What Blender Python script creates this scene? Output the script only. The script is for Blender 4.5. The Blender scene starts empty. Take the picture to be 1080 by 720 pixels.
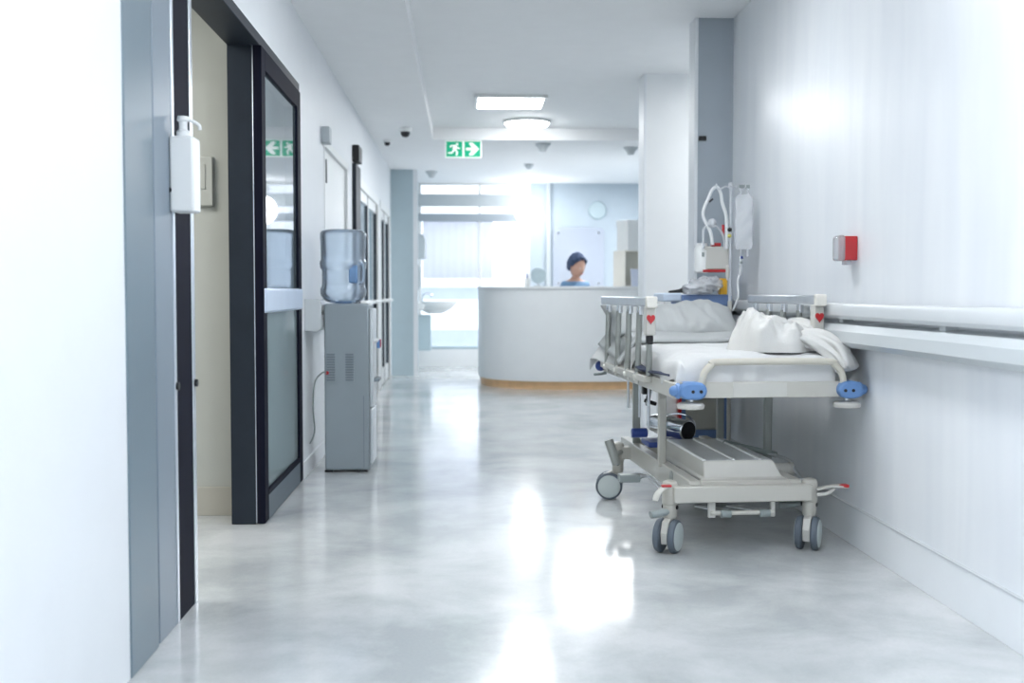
import bpy, bmesh, math, random
from math import sin, cos, pi, radians, atan, sqrt
from mathutils import Vector, Matrix, noise
random.seed(7)
S = bpy.context.scene
COL = S.collection

# ---------------------------------------------------------------- materials
def mat(name, col, rough=.5, metal=0., spec=.5, trans=0., ior=1.45, alpha=1., coat=0., emis=None, es=0.,
        var=.03, vs=6., bump=0., bs=30., bscale=(1, 1, 1), rvar=0.):
    m = bpy.data.materials.new(name); m.use_nodes = True
    nt = m.node_tree; N = nt.nodes; L = nt.links
    b = N['Principled BSDF']
    tc = N.new('ShaderNodeTexCoord')
    if var > 0:
        nz = N.new('ShaderNodeTexNoise'); nz.inputs['Scale'].default_value = vs; nz.inputs['Detail'].default_value = 4
        L.new(tc.outputs['Object'], nz.inputs['Vector'])
        cr = N.new('ShaderNodeValToRGB')
        cr.color_ramp.elements[0].position = .3; cr.color_ramp.elements[1].position = .7
        cr.color_ramp.elements[0].color = [c * (1 - var) for c in col] + [1]
        cr.color_ramp.elements[1].color = [min(1, c * (1 + var)) for c in col] + [1]
        L.new(nz.outputs['Fac'], cr.inputs['Fac']); L.new(cr.outputs['Color'], b.inputs['Base Color'])
        if rvar > 0:
            mr = N.new('ShaderNodeMapRange'); mr.inputs['To Min'].default_value = rough - rvar; mr.inputs['To Max'].default_value = rough + rvar
            L.new(nz.outputs['Fac'], mr.inputs['Value']); L.new(mr.outputs['Result'], b.inputs['Roughness'])
    else:
        b.inputs['Base Color'].default_value = list(col) + [1]
    if not (var > 0 and rvar > 0): b.inputs['Roughness'].default_value = rough
    b.inputs['Metallic'].default_value = metal
    b.inputs['Specular IOR Level'].default_value = spec
    b.inputs['Transmission Weight'].default_value = trans
    b.inputs['IOR'].default_value = ior
    b.inputs['Alpha'].default_value = alpha
    b.inputs['Coat Weight'].default_value = coat
    b.inputs['Coat Roughness'].default_value = .08
    if emis: b.inputs['Emission Color'].default_value = list(emis) + [1]; b.inputs['Emission Strength'].default_value = es
    if bump > 0:
        mp = N.new('ShaderNodeMapping'); mp.inputs['Scale'].default_value = bscale
        L.new(tc.outputs['Object'], mp.inputs['Vector'])
        n2 = N.new('ShaderNodeTexNoise'); n2.inputs['Scale'].default_value = bs; n2.inputs['Detail'].default_value = 3
        L.new(mp.outputs['Vector'], n2.inputs['Vector'])
        bp = N.new('ShaderNodeBump'); bp.inputs['Strength'].default_value = bump; bp.inputs['Distance'].default_value = .01
        L.new(n2.outputs['Fac'], bp.inputs['Height']); L.new(bp.outputs['Normal'], b.inputs['Normal'])
    return m

def glass_mat(name, tint, gl_rough=.02, ior=1.5, film=None, filmfac=0., refl=1.):
    m = bpy.data.materials.new(name); m.use_nodes = True
    nt = m.node_tree; N = nt.nodes; L = nt.links; N.clear()
    out = N.new('ShaderNodeOutputMaterial'); tr = N.new('ShaderNodeBsdfTransparent'); tr.inputs[0].default_value = list(tint) + [1]
    g = N.new('ShaderNodeBsdfGlossy'); g.inputs['Roughness'].default_value = gl_rough; g.inputs['Color'].default_value = (.95, .97, 1, 1)
    fr = N.new('ShaderNodeFresnel'); fr.inputs['IOR'].default_value = ior
    base = tr.outputs[0]
    if film:
        d = N.new('ShaderNodeBsdfDiffuse')
        nz = N.new('ShaderNodeTexNoise'); nz.inputs['Scale'].default_value = 1.4
        cr = N.new('ShaderNodeValToRGB'); cr.color_ramp.elements[0].color = [c * .93 for c in film] + [1]; cr.color_ramp.elements[1].color = list(film) + [1]
        L.new(nz.outputs['Fac'], cr.inputs['Fac']); L.new(cr.outputs['Color'], d.inputs[0])
        mx0 = N.new('ShaderNodeMixShader'); mx0.inputs[0].default_value = filmfac
        L.new(tr.outputs[0], mx0.inputs[1]); L.new(d.outputs[0], mx0.inputs[2]); base = mx0.outputs[0]
    mx = N.new('ShaderNodeMixShader')
    mm = N.new('ShaderNodeMath'); mm.operation = 'MULTIPLY'; mm.inputs[1].default_value = refl
    L.new(fr.outputs[0], mm.inputs[0]); L.new(mm.outputs[0], mx.inputs[0])
    L.new(base, mx.inputs[1]); L.new(g.outputs[0], mx.inputs[2]); L.new(mx.outputs[0], out.inputs[0])
    return m

M = {}
M['wall'] = mat('wall_white', (.80, .83, .86), .45, var=.01, bump=.05, bs=60)
M['ceil'] = mat('ceiling_white', (.91, .925, .935), .7, var=.01, bump=.04, bs=80)
M['cream'] = mat('cream_wall', (.52, .53, .49), .6, var=.015)
M['tan'] = mat('tan_skirting', (.50, .48, .42), .5)
M['bluegrey'] = mat('blue_grey_paint', (.46, .57, .62), .45, var=.02)
M['backwall'] = mat('pale_blue_paint', (.47, .55, .62), .5, var=.02)
M['stubgrey'] = mat('grey_paint', (.38, .43, .48), .5, var=.02)
M['panelblue'] = mat('steel_blue_panel', (.145, .20, .24), .35, var=.04, vs=2)
M['panelblue2'] = mat('pale_steel_blue_panel', (.20, .25, .30), .35, var=.04, vs=2)
M['dark'] = mat('dark_frame', (.018, .025, .036), .45, spec=.3, var=.1)
M['kick'] = mat('dark_blue_kick_rail', (.07, .10, .125), .4)
M['dark2'] = mat('dark_stile', (.009, .010, .020), .6, spec=.06, var=.1)
M['alu'] = mat('aluminium', (.70, .74, .80), .3, metal=.85, var=.03)
M['black'] = mat('black_plastic', (.012, .012, .014), .35)
M['white'] = mat('white_plastic', (.82, .84, .84), .35, var=.01)
M['offwhite'] = mat('off_white_enamel', (.57, .565, .53), .33, var=.015, coat=.2)
M['cream_enamel'] = mat('cream_enamel', (.52, .51, .465), .3, var=.015, coat=.3)
M['tube'] = mat('cream_tube', (.60, .575, .50), .3, coat=.3, var=.01)
M['grey'] = mat('mid_grey_plastic', (.26, .30, .30), .4)
M['postgrey'] = mat('grey_enamel_post', (.31, .33, .315), .3, metal=.3, var=.03)
M['chrome'] = mat('chrome', (.78, .80, .83), .12, metal=1., var=.02)
M['steel'] = mat('brushed_steel', (.66, .68, .71), .28, metal=.9, var=.04, vs=20)
M['tray'] = mat('grey_tray_top', (.74, .77, .80), .3, metal=.15, var=.04)
M['blue'] = mat('blue_bumper_plastic', (.13, .26, .52), .4, var=.03)
M['navy'] = mat('navy_plastic', (.03, .06, .25), .4)
M['navyfab'] = mat('navy_mattress_vinyl', (.02, .03, .07), .5)
M['red'] = mat('red_plastic', (.50, .025, .03), .3, coat=.3, var=.02)
M['sheet'] = mat('white_cotton_sheet', (.62, .63, .635), .85, spec=.2, var=.01, bump=.15, bs=220)
M['pillow'] = mat('pale_grey_pillowcase', (.43, .45, .455), .85, spec=.2, var=.015, bump=.15, bs=200)
M['blanket'] = mat('white_cotton_blanket', (.66, .66, .645), .9, spec=.15, var=.01, bump=.2, bs=160)
M['tyre'] = mat('grey_tyre', (.10, .125, .155), .5)
M['hub'] = mat('pale_hub', (.50, .56, .56), .4, var=.01)
M['cooler'] = mat('grey_cooler_side', (.31, .36, .39), .35, metal=.1, var=.015)
M['coolerfront'] = mat('cooler_front_silver', (.62, .67, .70), .3)
M['ventgrey'] = mat('vent_grey', (.20, .24, .27), .5)
M['water'] = glass_mat('water_bottle_plastic', (.90, .95, 1), .05, 1.35, film=(.72, .85, .99), filmfac=.30)
M['waterblue'] = mat('blue_bottle_plastic', (.25, .43, .72), .2, trans=.3)
M['wood'] = mat('light_wood_plinth', (.78, .50, .27), .5, var=.08, vs=10)
M['desk'] = mat('white_desk_laminate', (.84, .86, .87), .35, var=.01)
M['handrail'] = mat('pale_handrail_vinyl', (.57, .61, .63), .3, var=.01, coat=.2)
M['rail_alu'] = mat('bright_handrail', (.64, .67, .69), .3, metal=.1, var=.01)
M['glass'] = glass_mat('clear_glass', (.80, .86, .88), .01, 1.5)
M['paneglass'] = glass_mat('door_glass', (.62, .70, .74), .02, 1.55, film=(.33, .42, .46), filmfac=.35)
M['frost'] = glass_mat('frosted_glass', (.5, .6, .6), .05, 1.4, film=(.29, .37, .38), filmfac=.9)
M['winglass'] = glass_mat('window_glass', (.97, .98, 1), .01, 1.3)
M['blueglass'] = glass_mat('blue_grey_glass', (.55, .66, .74), .05, 1.4, film=(.45, .58, .66), filmfac=.55)
M['board'] = glass_mat('glass_board', (.86, .90, .98), .03, 1.45, film=(.68, .74, .84), filmfac=.6)
M['clear'] = glass_mat('clear_plastic', (.97, .98, .99), .08, 1.35, film=(.88, .90, .93), filmfac=.45, refl=.6)
M['clear2'] = glass_mat('clear_red_cover', (.90, .92, .95), .05, 1.45, film=(.85, .87, .90), filmfac=.35)
M['hose'] = mat('white_hose', (.82, .85, .86), .35)
M['yellow'] = mat('amber_yellow', (.80, .45, .04), .4)
M['olive'] = mat('olive_yellow', (.55, .52, .12), .4)
M['cartblue'] = mat('cart_blue', (.13, .21, .40), .4)
M['cartpale'] = mat('cart_pale_blue', (.60, .70, .85), .35)
M['cartbeige'] = mat('cart_beige_drawer', (.40, .40, .36), .45)
M['green'] = mat('green_sign', (.0, .42, .22), .4, emis=(.0, .42, .22), es=.12, var=0)
M['signwhite'] = mat('white_sign', (.85, .88, .86), .4, emis=(.85, .9, .87), es=.25, var=0)
M['lamp'] = mat('lamp_glow', (1, 1, 1), .5, emis=(1, 1, 1), es=22., var=0)
M['fill_glow'] = mat('panel_glow', (1, 1, 1), .5, emis=(.96, .98, 1), es=15., var=0)
M['globe'] = mat('globe_glow', (1, 1, 1), .5, emis=(1, 1, 1), es=5., var=0)
M['skin'] = mat('skin', (.52, .32, .25), .55, var=.03)
M['hair'] = mat('dark_blue_black_hair', (.06, .09, .17), .9, var=.2, bump=.8, bs=60)
M['scrubs'] = mat('blue_scrubs', (.14, .26, .42), .8)
M['trousers'] = mat('navy_trousers', (.04, .07, .13), .8)
M['facade'] = mat('white_facade', (.88, .90, .92), .8)
M['facadeglass'] = mat('facade_blue_window', (.50, .56, .62), .3)
M['blind'] = glass_mat('lavender_white_blind', (.93, .94, .98), .3, 1.3, film=(.82, .84, .93), filmfac=.5, refl=.1)
M['beigebox'] = mat('beige_box', (.62, .60, .52), .6)
M['creambox'] = mat('cream_box', (.82, .80, .74), .6)
M['lilac'] = mat('pale_lilac_card', (.62, .67, .80), .6)
M['transom'] = mat('grey_transom', (.52, .57, .60), .5)

# floor
def floor_mat():
    m = bpy.data.materials.new('polished_stone_floor'); m.use_nodes = True
    nt = m.node_tree; N = nt.nodes; L = nt.links; b = N['Principled BSDF']
    tc = N.new('ShaderNodeTexCoord')
    n1 = N.new('ShaderNodeTexNoise'); n1.inputs['Scale'].default_value = 1.6; n1.inputs['Detail'].default_value = 8; n1.inputs['Roughness'].default_value = .62
    n1.inputs['Distortion'].default_value = .3
    L.new(tc.outputs['Object'], n1.inputs['Vector'])
    cr = N.new('ShaderNodeValToRGB'); e = cr.color_ramp.elements
    e[0].position = .36; e[0].color = (.46, .49, .50, 1); e[1].position = .62; e[1].color = (.68, .70, .71, 1)
    L.new(n1.outputs['Fac'], cr.inputs['Fac'])
    n3 = N.new('ShaderNodeTexNoise'); n3.inputs['Scale'].default_value = 90; n3.inputs['Detail'].default_value = 2
    L.new(tc.outputs['Object'], n3.inputs['Vector'])
    mx = N.new('ShaderNodeMix'); mx.data_type = 'RGBA'; mx.blend_type = 'MULTIPLY'; mx.inputs[0].default_value = .12
    L.new(cr.outputs['Color'], mx.inputs[6]); L.new(n3.outputs['Fac'], mx.inputs[7]); L.new(mx.outputs[2], b.inputs['Base Color'])
    n2 = N.new('ShaderNodeTexNoise'); n2.inputs['Scale'].default_value = 3.5; n2.inputs['Detail'].default_value = 5
    L.new(tc.outputs['Object'], n2.inputs['Vector'])
    mr = N.new('ShaderNodeMapRange'); mr.inputs['To Min'].default_value = .08; mr.inputs['To Max'].default_value = .20
    L.new(n2.outputs['Fac'], mr.inputs['Value']); L.new(mr.outputs['Result'], b.inputs['Roughness'])
    b.inputs['Specular IOR Level'].default_value = .75
    bp = N.new('ShaderNodeBump'); bp.inputs['Strength'].default_value = .06; bp.inputs['Distance'].default_value = .01
    L.new(n2.outputs['Fac'], bp.inputs['Height']); L.new(bp.outputs['Normal'], b.inputs['Normal'])
    return m
M['floor'] = floor_mat()
def streak_wall():
    m = bpy.data.materials.new('gloss_white_wall'); m.use_nodes = True
    nt = m.node_tree; N = nt.nodes; L = nt.links; b = N['Principled BSDF']
    tc = N.new('ShaderNodeTexCoord'); mp = N.new('ShaderNodeMapping'); mp.inputs['Scale'].default_value = (1, 2.6, .35)
    L.new(tc.outputs['Object'], mp.inputs['Vector'])
    n1 = N.new('ShaderNodeTexNoise'); n1.inputs['Scale'].default_value = 2.2; n1.inputs['Detail'].default_value = 2; n1.inputs['Distortion'].default_value = .5
    L.new(mp.outputs['Vector'], n1.inputs['Vector'])
    cr = N.new('ShaderNodeValToRGB'); e = cr.color_ramp.elements
    e[0].position = .25; e[0].color = (.74, .77, .81, 1); e[1].position = .75; e[1].color = (.82, .845, .87, 1)  # soft vertical streaks of light put into the wall colour
    L.new(n1.outputs['Fac'], cr.inputs['Fac']); L.new(cr.outputs['Color'], b.inputs['Base Color'])
    mr = N.new('ShaderNodeMapRange'); mr.inputs['To Min'].default_value = .24; mr.inputs['To Max'].default_value = .42
    L.new(n1.outputs['Fac'], mr.inputs['Value']); L.new(mr.outputs['Result'], b.inputs['Roughness'])
    b.inputs['Specular IOR Level'].default_value = .5
    bp = N.new('ShaderNodeBump'); bp.inputs['Strength'].default_value = .22; bp.inputs['Distance'].default_value = .02
    L.new(n1.outputs['Fac'], bp.inputs['Height']); L.new(bp.outputs['Normal'], b.inputs['Normal'])
    return m
M['streak'] = streak_wall()

# ---------------------------------------------------------------- builder
class MB:
    def __init__(s): s.bm = bmesh.new(); s.mats = []
    def mi(s, m):
        if m not in s.mats: s.mats.append(m)
        return s.mats.index(m)
    def _mark(s, faces, m):
        i = s.mi(m)
        for f in faces: f.material_index = i
    def box(s, x0, x1, y0, y1, z0, z1, m, rot=None, piv=None):
        v = [s.bm.verts.new((x, y, z)) for x in (x0, x1) for y in (y0, y1) for z in (z0, z1)]
        F = [(0, 1, 3, 2), (4, 6, 7, 5), (0, 4, 5, 1), (2, 3, 7, 6), (0, 2, 6, 4), (1, 5, 7, 3)]
        fs = [s.bm.faces.new([v[i] for i in f]) for f in F]
        s._mark(fs, m)
        if rot is not None:
            c = Vector(piv) if piv else Vector(((x0 + x1) / 2, (y0 + y1) / 2, (z0 + z1) / 2))
            for q in v: q.co = rot @ (q.co - c) + c
        return s
    def ring(s, c, n, b, r, k, sc=(1, 1)):
        return [s.bm.verts.new(c + (n * cos(a) * sc[0] + b * sin(a) * sc[1]) * r) for a in [2 * pi * i / k for i in range(k)]]
    def loft(s, rings, m, caps=True):
        fs = []
        k = len(rings[0])
        for a, b in zip(rings, rings[1:]):
            for i in range(k):
                j = (i + 1) % k
                fs.append(s.bm.faces.new((a[i], a[j], b[j], b[i])))
        if caps:
            fs.append(s.bm.faces.new(list(reversed(rings[0])))); fs.append(s.bm.faces.new(rings[-1]))
        s._mark(fs, m)
        return s
    def tube(s, pts, r, m, k=10, smooth=0, sc=(1, 1), up=None, caps=True):
        P = [Vector(p) for p in pts]
        rr = list(r) if isinstance(r, (list, tuple)) else [r] * len(P)
        if smooth:
            Q = []; R = []
            for i in range(len(P) - 1):
                p0 = P[max(i - 1, 0)]; p1 = P[i]; p2 = P[i + 1]; p3 = P[min(i + 2, len(P) - 1)]
                for t in [j / smooth for j in range(smooth)]:
                    Q.append(.5 * ((2 * p1) + (p2 - p0) * t + (2 * p0 - 5 * p1 + 4 * p2 - p3) * t * t + (3 * p1 - p0 - 3 * p2 + p3) * t ** 3))
                    R.append(rr[i] * (1 - t) + rr[i + 1] * t)
            Q.append(P[-1]); R.append(rr[-1]); P = Q; rr = R
        rings = []; n = None
        for i, p in enumerate(P):
            t = (P[min(i + 1, len(P) - 1)] - P[max(i - 1, 0)]).normalized()
            if n is None:
                u = Vector(up) if up else (Vector((0, 0, 1)) if abs(t.z) < .9 else Vector((1, 0, 0)))
                n = (u - t * u.dot(t)).normalized()
            else:
                n = (n - t * n.dot(t)).normalized()
            b = t.cross(n)
            rings.append(s.ring(p, n, b, rr[i], k, sc))
        return s.loft(rings, m, caps)
    def cyl(s, p0, p1, r, m, k=16, r1=None):
        return s.tube([p0, p1], [r, r if r1 is None else r1], m, k)
    def lathe(s, prof, c, m, k=24, axis=(0, 0, 1), sc=(1, 1)):
        ax = Vector(axis).normalized(); u = Vector((1, 0, 0)) if abs(ax.x) < .9 else Vector((0, 1, 0))
        n = (u - ax * u.dot(ax)).normalized(); b = ax.cross(n); c = Vector(c)
        return s.loft([s.ring(c + ax * h, n, b, max(r, 1e-4), k, sc) for r, h in prof], m)
    def ball(s, c, r, m, k=16, mm=8):
        r = r if isinstance(r, (tuple, list)) else (r, r, r)
        rings = []
        for j in range(mm + 1):
            a = -pi / 2 + pi * j / mm; cr = max(cos(a), .02)
            rings.append([s.bm.verts.new((c[0] + r[0] * cr * cos(t), c[1] + r[1] * cr * sin(t), c[2] + r[2] * sin(a))) for t in [2 * pi * i / k for i in range(k)]])
        return s.loft(rings, m)
    def prism(s, poly, m, axis='y', a0=0, a1=1, hole=None):
        def P(u, v, w): return {'x': (w, u, v), 'y': (u, w, v), 'z': (u, v, w)}[axis]
        A = [s.bm.verts.new(P(u, v, a0)) for u, v in poly]; B = [s.bm.verts.new(P(u, v, a1)) for u, v in poly]
        fs = [s.bm.faces.new(A), s.bm.faces.new(list(reversed(B)))]
        for i in range(len(A)):
            j = (i + 1) % len(A); fs.append(s.bm.faces.new((A[i], B[i], B[j], A[j])))
        s._mark(fs, m); return s
    def grid(s, fn, nu, nv, m, closed=False):
        V = [[s.bm.verts.new(fn(i / nu, j / nv)) for j in range(nv + 1)] for i in range(nu + 1)]
        fs = [s.bm.faces.new((V[i][j], V[i + 1][j], V[i + 1][j + 1], V[i][j + 1])) for i in range(nu) for j in range(nv)]
        s._mark(fs, m); return s
    def build(s, name, parent=None, bevel=0., smooth=True, ang=35, sub=0, solid=0., loc=None, rot=None, **props):
        bmesh.ops.recalc_face_normals(s.bm, faces=s.bm.faces)
        me = bpy.data.meshes.new(name); s.bm.to_mesh(me); s.bm.free()
        for m in s.mats: me.materials.append(M[m])
        if smooth:
            for p in me.polygons: p.use_smooth = True
            me.set_sharp_from_angle(angle=radians(ang))
        o = bpy.data.objects.new(name, me); COL.objects.link(o)
        if parent: o.parent = parent
        if loc: o.location = loc
        if rot: o.rotation_euler = rot
        if solid:
            q = o.modifiers.new('thick', 'SOLIDIFY'); q.thickness = solid; q.offset = -1
        if bevel > 0:
            q = o.modifiers.new('bevel', 'BEVEL'); q.width = bevel; q.segments = 2; q.limit_method = 'ANGLE'; q.angle_limit = radians(50)
        if sub:
            q = o.modifiers.new('sub', 'SUBSURF'); q.levels = sub; q.render_levels = sub
        for k, v in props.items(): o[k] = v
        return o

def root(name, label, cat, loc=(0, 0, 0), rz=0, group=None, kind=None):
    o = bpy.data.objects.new(name, None); COL.objects.link(o); o.empty_display_size = .1
    o.location = loc; o.rotation_euler = (0, 0, rz); o['label'] = label; o['category'] = cat
    if group: o['group'] = group
    if kind: o['kind'] = kind
    return o
def tags(label, cat, kind=None, group=None):
    d = dict(label=label, category=cat)
    if kind: d['kind'] = kind
    if group: d['group'] = group
    return d
ST = 'structure'
def rotm(ax, deg): return Matrix.Rotation(radians(deg), 3, ax)
EYE = 1.1
def wx(px, Y): return Y * (px - 489) / 1200.   # metres across the corridor for a measured angle at distance Y
def wz(py, Y): return EYE - Y * (py - 308) / 1200.

# ================================================================ SETTING
H = 2.7; HC = 2.82; XL = -.95; XR = 1.70
MB().box(-4, 3.6, -4.2, 17.0, -.1, 0, 'floor').build('floor', **tags('pale grey polished stone floor of the corridor', 'floor', ST))
b = MB()
b.box(-4, -.32, -4.2, 12.04, H, 3.0, 'ceil').box(-4, 3.6, 12.04, 17.0, H, 3.0, 'ceil').box(-.32, 3.6, -4.2, 12.04, HC, 3.0, 'ceil')
b.build('ceiling', **tags('white ceiling with a shallow raised tray over the corridor', 'ceiling', ST))

# right wall
MB().box(XR, XR + .2, -4.2, 7.17, 0, HC, 'streak').build('wall_right', **tags('glossy white corridor wall to the right of the stretcher', 'wall', ST))
b = MB(); b.box(XR - .012, XR, -4.2, 7.17, 0, .165, 'wall').box(XR - .016, XR, -4.2, 7.17, .165, .172, 'rail_alu')
b.build('baseboard_right', bevel=.002, **tags('white skirting with bright top strip along the right wall', 'skirting board', ST))
# grey stub at the end of the right wall
MB().box(1.478, 1.9, 7.17, 7.34, 0, HC, 'stubgrey').build('wall_stub', **tags('blue-grey wall face behind the drip stand', 'wall', ST))
b = MB(); b.box(1.455, 1.478, 7.165, 7.345, 0, HC, 'wall')
b.build('trim_1', bevel=.003, **tags('white vertical corner strip left of the blue-grey wall face', 'trim', ST))
# fin pillar
MB().box(1.446, 3.6, 9.0, 9.26, 0, HC, 'desk').build('pillar', **tags('wide pale grey pillar right of the reception desk', 'pillar', ST))
MB().box(1.425, 1.446, 8.995, 9.265, 0, HC, 'wall').build('trim_2', bevel=.003, **tags('white corner strip on the left edge of the wide pillar', 'trim', ST))
MB().box(3.4, 3.6, 7.17, 17, 0, 3, 'backwall').build('wall_far_right', **tags('blue-grey side wall of the reception area', 'wall', ST))
MB().box(1.9, 3.6, 7.17, 7.37, 0, 3, 'wall').build('wall_passage', **tags('white wall of the side passage behind the right wall', 'wall', ST))

# left wall with openings
b = MB()
def lw(y0, y1, z0, z1, m='wall'): b.box(XL - .15, XL, y0, y1, z0, z1, m)
lw(-4.2, -.7, 0, H); lw(-.7, 1.8, 0, .85); lw(-.7, 1.8, 2.3, H); lw(1.8, 3.24, 0, H)
lw(3.24, 6.67, 2.3, H)
lw(6.67, 7.85, 0, H); lw(7.85, 9.45, 2.15, H); lw(9.45, 10.35, 0, H)
lw(10.35, 12.75, 2.15, H); lw(12.75, 13.05, 0, H); lw(13.05, 14.7, 2.15, H); lw(14.7, 15.02, 0, H)
b.build('wall_left', **tags('white corridor wall with the run of doors, left side', 'wall', ST))
b = MB(); b.box(XL, XL + .012, 6.67, 7.83, 0, .1, 'wall'); b.box(XL, XL + .012, 9.47, 10.3, 0, .1, 'wall')
b.build('baseboard_left', bevel=.002, **tags('low white skirting behind the water cooler', 'skirting board', ST))
# end pier with sink
MB().box(-1.1, -.66, 15.0, 17.0, 0, H, 'bluegrey').build('pillar', **tags('blue-grey pier at the far end of the left wall', 'pillar', ST))
MB().box(-.66, -.60, 15.0, 15.03, 0, H, 'wall').box(-.615, -.60, 15.03, 15.06, 0, H, 'wall').build('trim_3', **tags('white corner strip on the blue-grey pier', 'trim', ST))
# rear and hidden walls
MB().box(-4, 3.6, -4.4, -4.2, 0, 3, 'wall').build('wall_rear', **tags('white wall behind the viewpoint', 'wall', ST))
# side room behind the sliding door
b = MB(); b.box(-3.6, -1.1, 5.64, 5.78, 0, H, 'cream')
b.build('wall_side_room', **tags('cream wall seen through the open sliding door', 'wall', ST))
b = MB(); b.box(-3.6, -1.1, 5.625, 5.64, 0, .14, 'tan')
b.build('baseboard_side_room', bevel=.002, **tags('tan skirting below the cream wall in the side room', 'skirting board', ST))
b = MB(); b.box(-3.8, -3.6, 3.0, 15.2, 0, H, 'cream')
b.build('wall_side_room_left', **tags('cream outer wall of the side rooms', 'wall', ST))
b = MB(); b.box(-3.6, -1.1, 2.9, 3.05, 0, H, 'cream')
b.build('wall_side_room_near', **tags('cream near wall of the side room', 'wall', ST))
b = MB(); b.box(-3.6, -1.1, 7.3, 7.45, 0, H, 'bluegrey').box(-3.6, -1.1, 15.02, 15.2, 0, H, 'bluegrey')
b.build('wall_side_room_far', **tags('blue-grey wall of the rooms behind the glass doors', 'wall', ST))

# window added out of view in left wall, to give light from the side
w = root('window_fill', 'added unseen window in the near left wall for side light', 'window', (XL - .1, -.7, .85), kind=ST)
b = MB()
for a0, a1, c0, c1 in ((0, 2.5, 0, .05), (0, 2.5, 1.40, 1.45), (0, .05, 0, 1.45), (2.45, 2.5, 0, 1.45), (1.22, 1.28, 0, 1.45)):
    b.box(-.03, .03, a0, a1, c0, c1, 'white')
b.build('window_frame', w, bevel=.004)
MB().box(-.005, .005, .05, 2.45, .05, 1.40, 'winglass').build('pane', w)

# back wall with window wall
YB = 16.8
b = MB()
b.box(.99, 3.6, YB, YB + .2, 0, H, 'backwall').box(-.66, .99, YB, YB + .2, 0, .26, 'desk')
b.build('wall_back', **tags('pale blue-grey wall behind the reception desk', 'wall', ST))
w = root('window_2', 'bright full-height window at the far end of the corridor', 'window', (0, YB, 0), kind=ST)
b = MB()
for z0, z1, m in ((.26, .30, 'bluegrey'), (2.36, 2.54, 'transom'), (2.14, 2.255, 'stubgrey'), (2.67, 2.7, 'white')):
    b.box(-.66, .99, .0, .12, z0, z1, m)
for x0, x1 in ((-.66, -.62), (.22, .26), (.95, .99)): b.box(x0, x1, .02, .10, .30, 2.67, 'white')
b.box(.22, .99, .01, .11, .95, 1.0, 'white')
b.build('window_frame', w, bevel=.004)
MB().box(-.62, .95, .055, .065, .30, 2.67, 'winglass').build('pane', w)
MB().grid(lambda u, v: (-.6 + 1.03 * u, .03 + .002 * sin(u * 60), 1.30 + .85 * v), 60, 2, 'blind').build('roller_blind', w, solid=.003)
# outside the far window
f = root('building_facade', 'white balcony bands of the building outside the far window', 'building', (0, 22.0, -.6))
b = MB()
b.box(-4, 5, 0, .4, .98, 1.55, 'facade')
for i in range(4): b.box(-4, 5, -.04, 0, 1.06 + i * .13, 1.10 + i * .13, 'facade')
b.build('balcony', f, bevel=.01)
MB().box(-4, 5, .5, .8, 1.55, 1.8, 'facadeglass').box(-4, 5, .5, .8, 0, .98, 'facadeglass').build('window_band', f)
MB().box(-4, 5, .3, .8, 1.8, 4.2, 'facade').build('wall', f)
MB().box(-8, 10, 17.4, 30, -.75, -.6, 'facade').build('ground_outside', **tags('pale paved ground outside the far window', 'ground', ST))

# ================================================================ SLIDING DOOR SYSTEM (left)
d = root('door_1', 'steel-blue and dark framed sliding door at the near left', 'door', (0, 0, 0), kind=ST)
b = MB(); b.box(XL - .15, XL + .005, 3.24, 3.53, 0, 2.3, 'panelblue').build('casing', d, bevel=.004)
b = MB(); b.box(XL - .15, XL - .01, 3.53, 3.56, 0, 2.3, 'black').build('seal', d)
b = MB(); b.box(XL - .15, XL, 3.56, 3.775, 0, 2.3, 'panelblue2').build('casing', d, bevel=.004, label='paler blue-grey casing strip')
b = MB(); b.box(XL - .10, XL + .003, 3.775, 3.80, 0, 2.3, 'alu').box(XL - .10, XL + .003, 4.02, 4.06, 0, 2.3, 'alu').build('edge_strip', d, bevel=.002)
b = MB(); b.box(XL - .09, XL, 3.80, 4.02, 0, 2.3, 'dark2').build('stile', d, bevel=.003)
for yy, zz in ((3.79, .79), (4.05, .78)):
    MB().cyl((XL, yy, zz), (XL + .012, yy, zz), .013, 'black', 14).build('lock_cylinder', d)
b = MB(); b.box(-1.10, -.985, 5.40, 5.64, 0, 2.3, 'dark').build('post', d, bevel=.004)
# glazed leaf
g = root('door_2', 'tall glazed door leaf with dark frame in front of the water cooler', 'door', (-.96, 5.40, 0), kind=ST)
b = MB()
b.box(-.02, .02, 0, .10, .005, 2.25, 'dark2').box(-.02, .02, 1.15, 1.27, .005, 2.25, 'dark2').box(-.02, .02, .10, 1.15, 2.15, 2.25, 'dark2')
b.box(-.025, -.02, 0.0, .02, .005, 2.25, 'alu')
b.build('leaf_frame', g, bevel=.003)
MB().box(-.02, .02, .10, 1.15, .005, .125, 'kick').build('kick_rail', g, bevel=.003, label='steel-blue bottom rail')
MB().box(-.02, .021, .10, 1.15, .125, .15, 'dark2').build('bead', g)
MB().box(-.006, .006, .10, 1.15, 1.12, 2.15, 'paneglass').build('pane', g, label='clear upper pane')
MB().box(-.006, .006, .10, 1.15, .15, 1.0, 'frost').build('pane', g, label='frosted grey-green lower pane')
b = MB(); b.box(-.02, .028, .02, 1.26, 1.0, 1.12, 'cartpale').build('mid_rail', g, bevel=.012, label='pale blue-white middle rail')
b = MB(); b.box(XL - .15, XL + .004, 4.02, 6.67, 2.25, 2.3, 'dark').build('trim_4', bevel=.003, **tags('dark header track above the sliding door', 'trim', ST))

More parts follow.
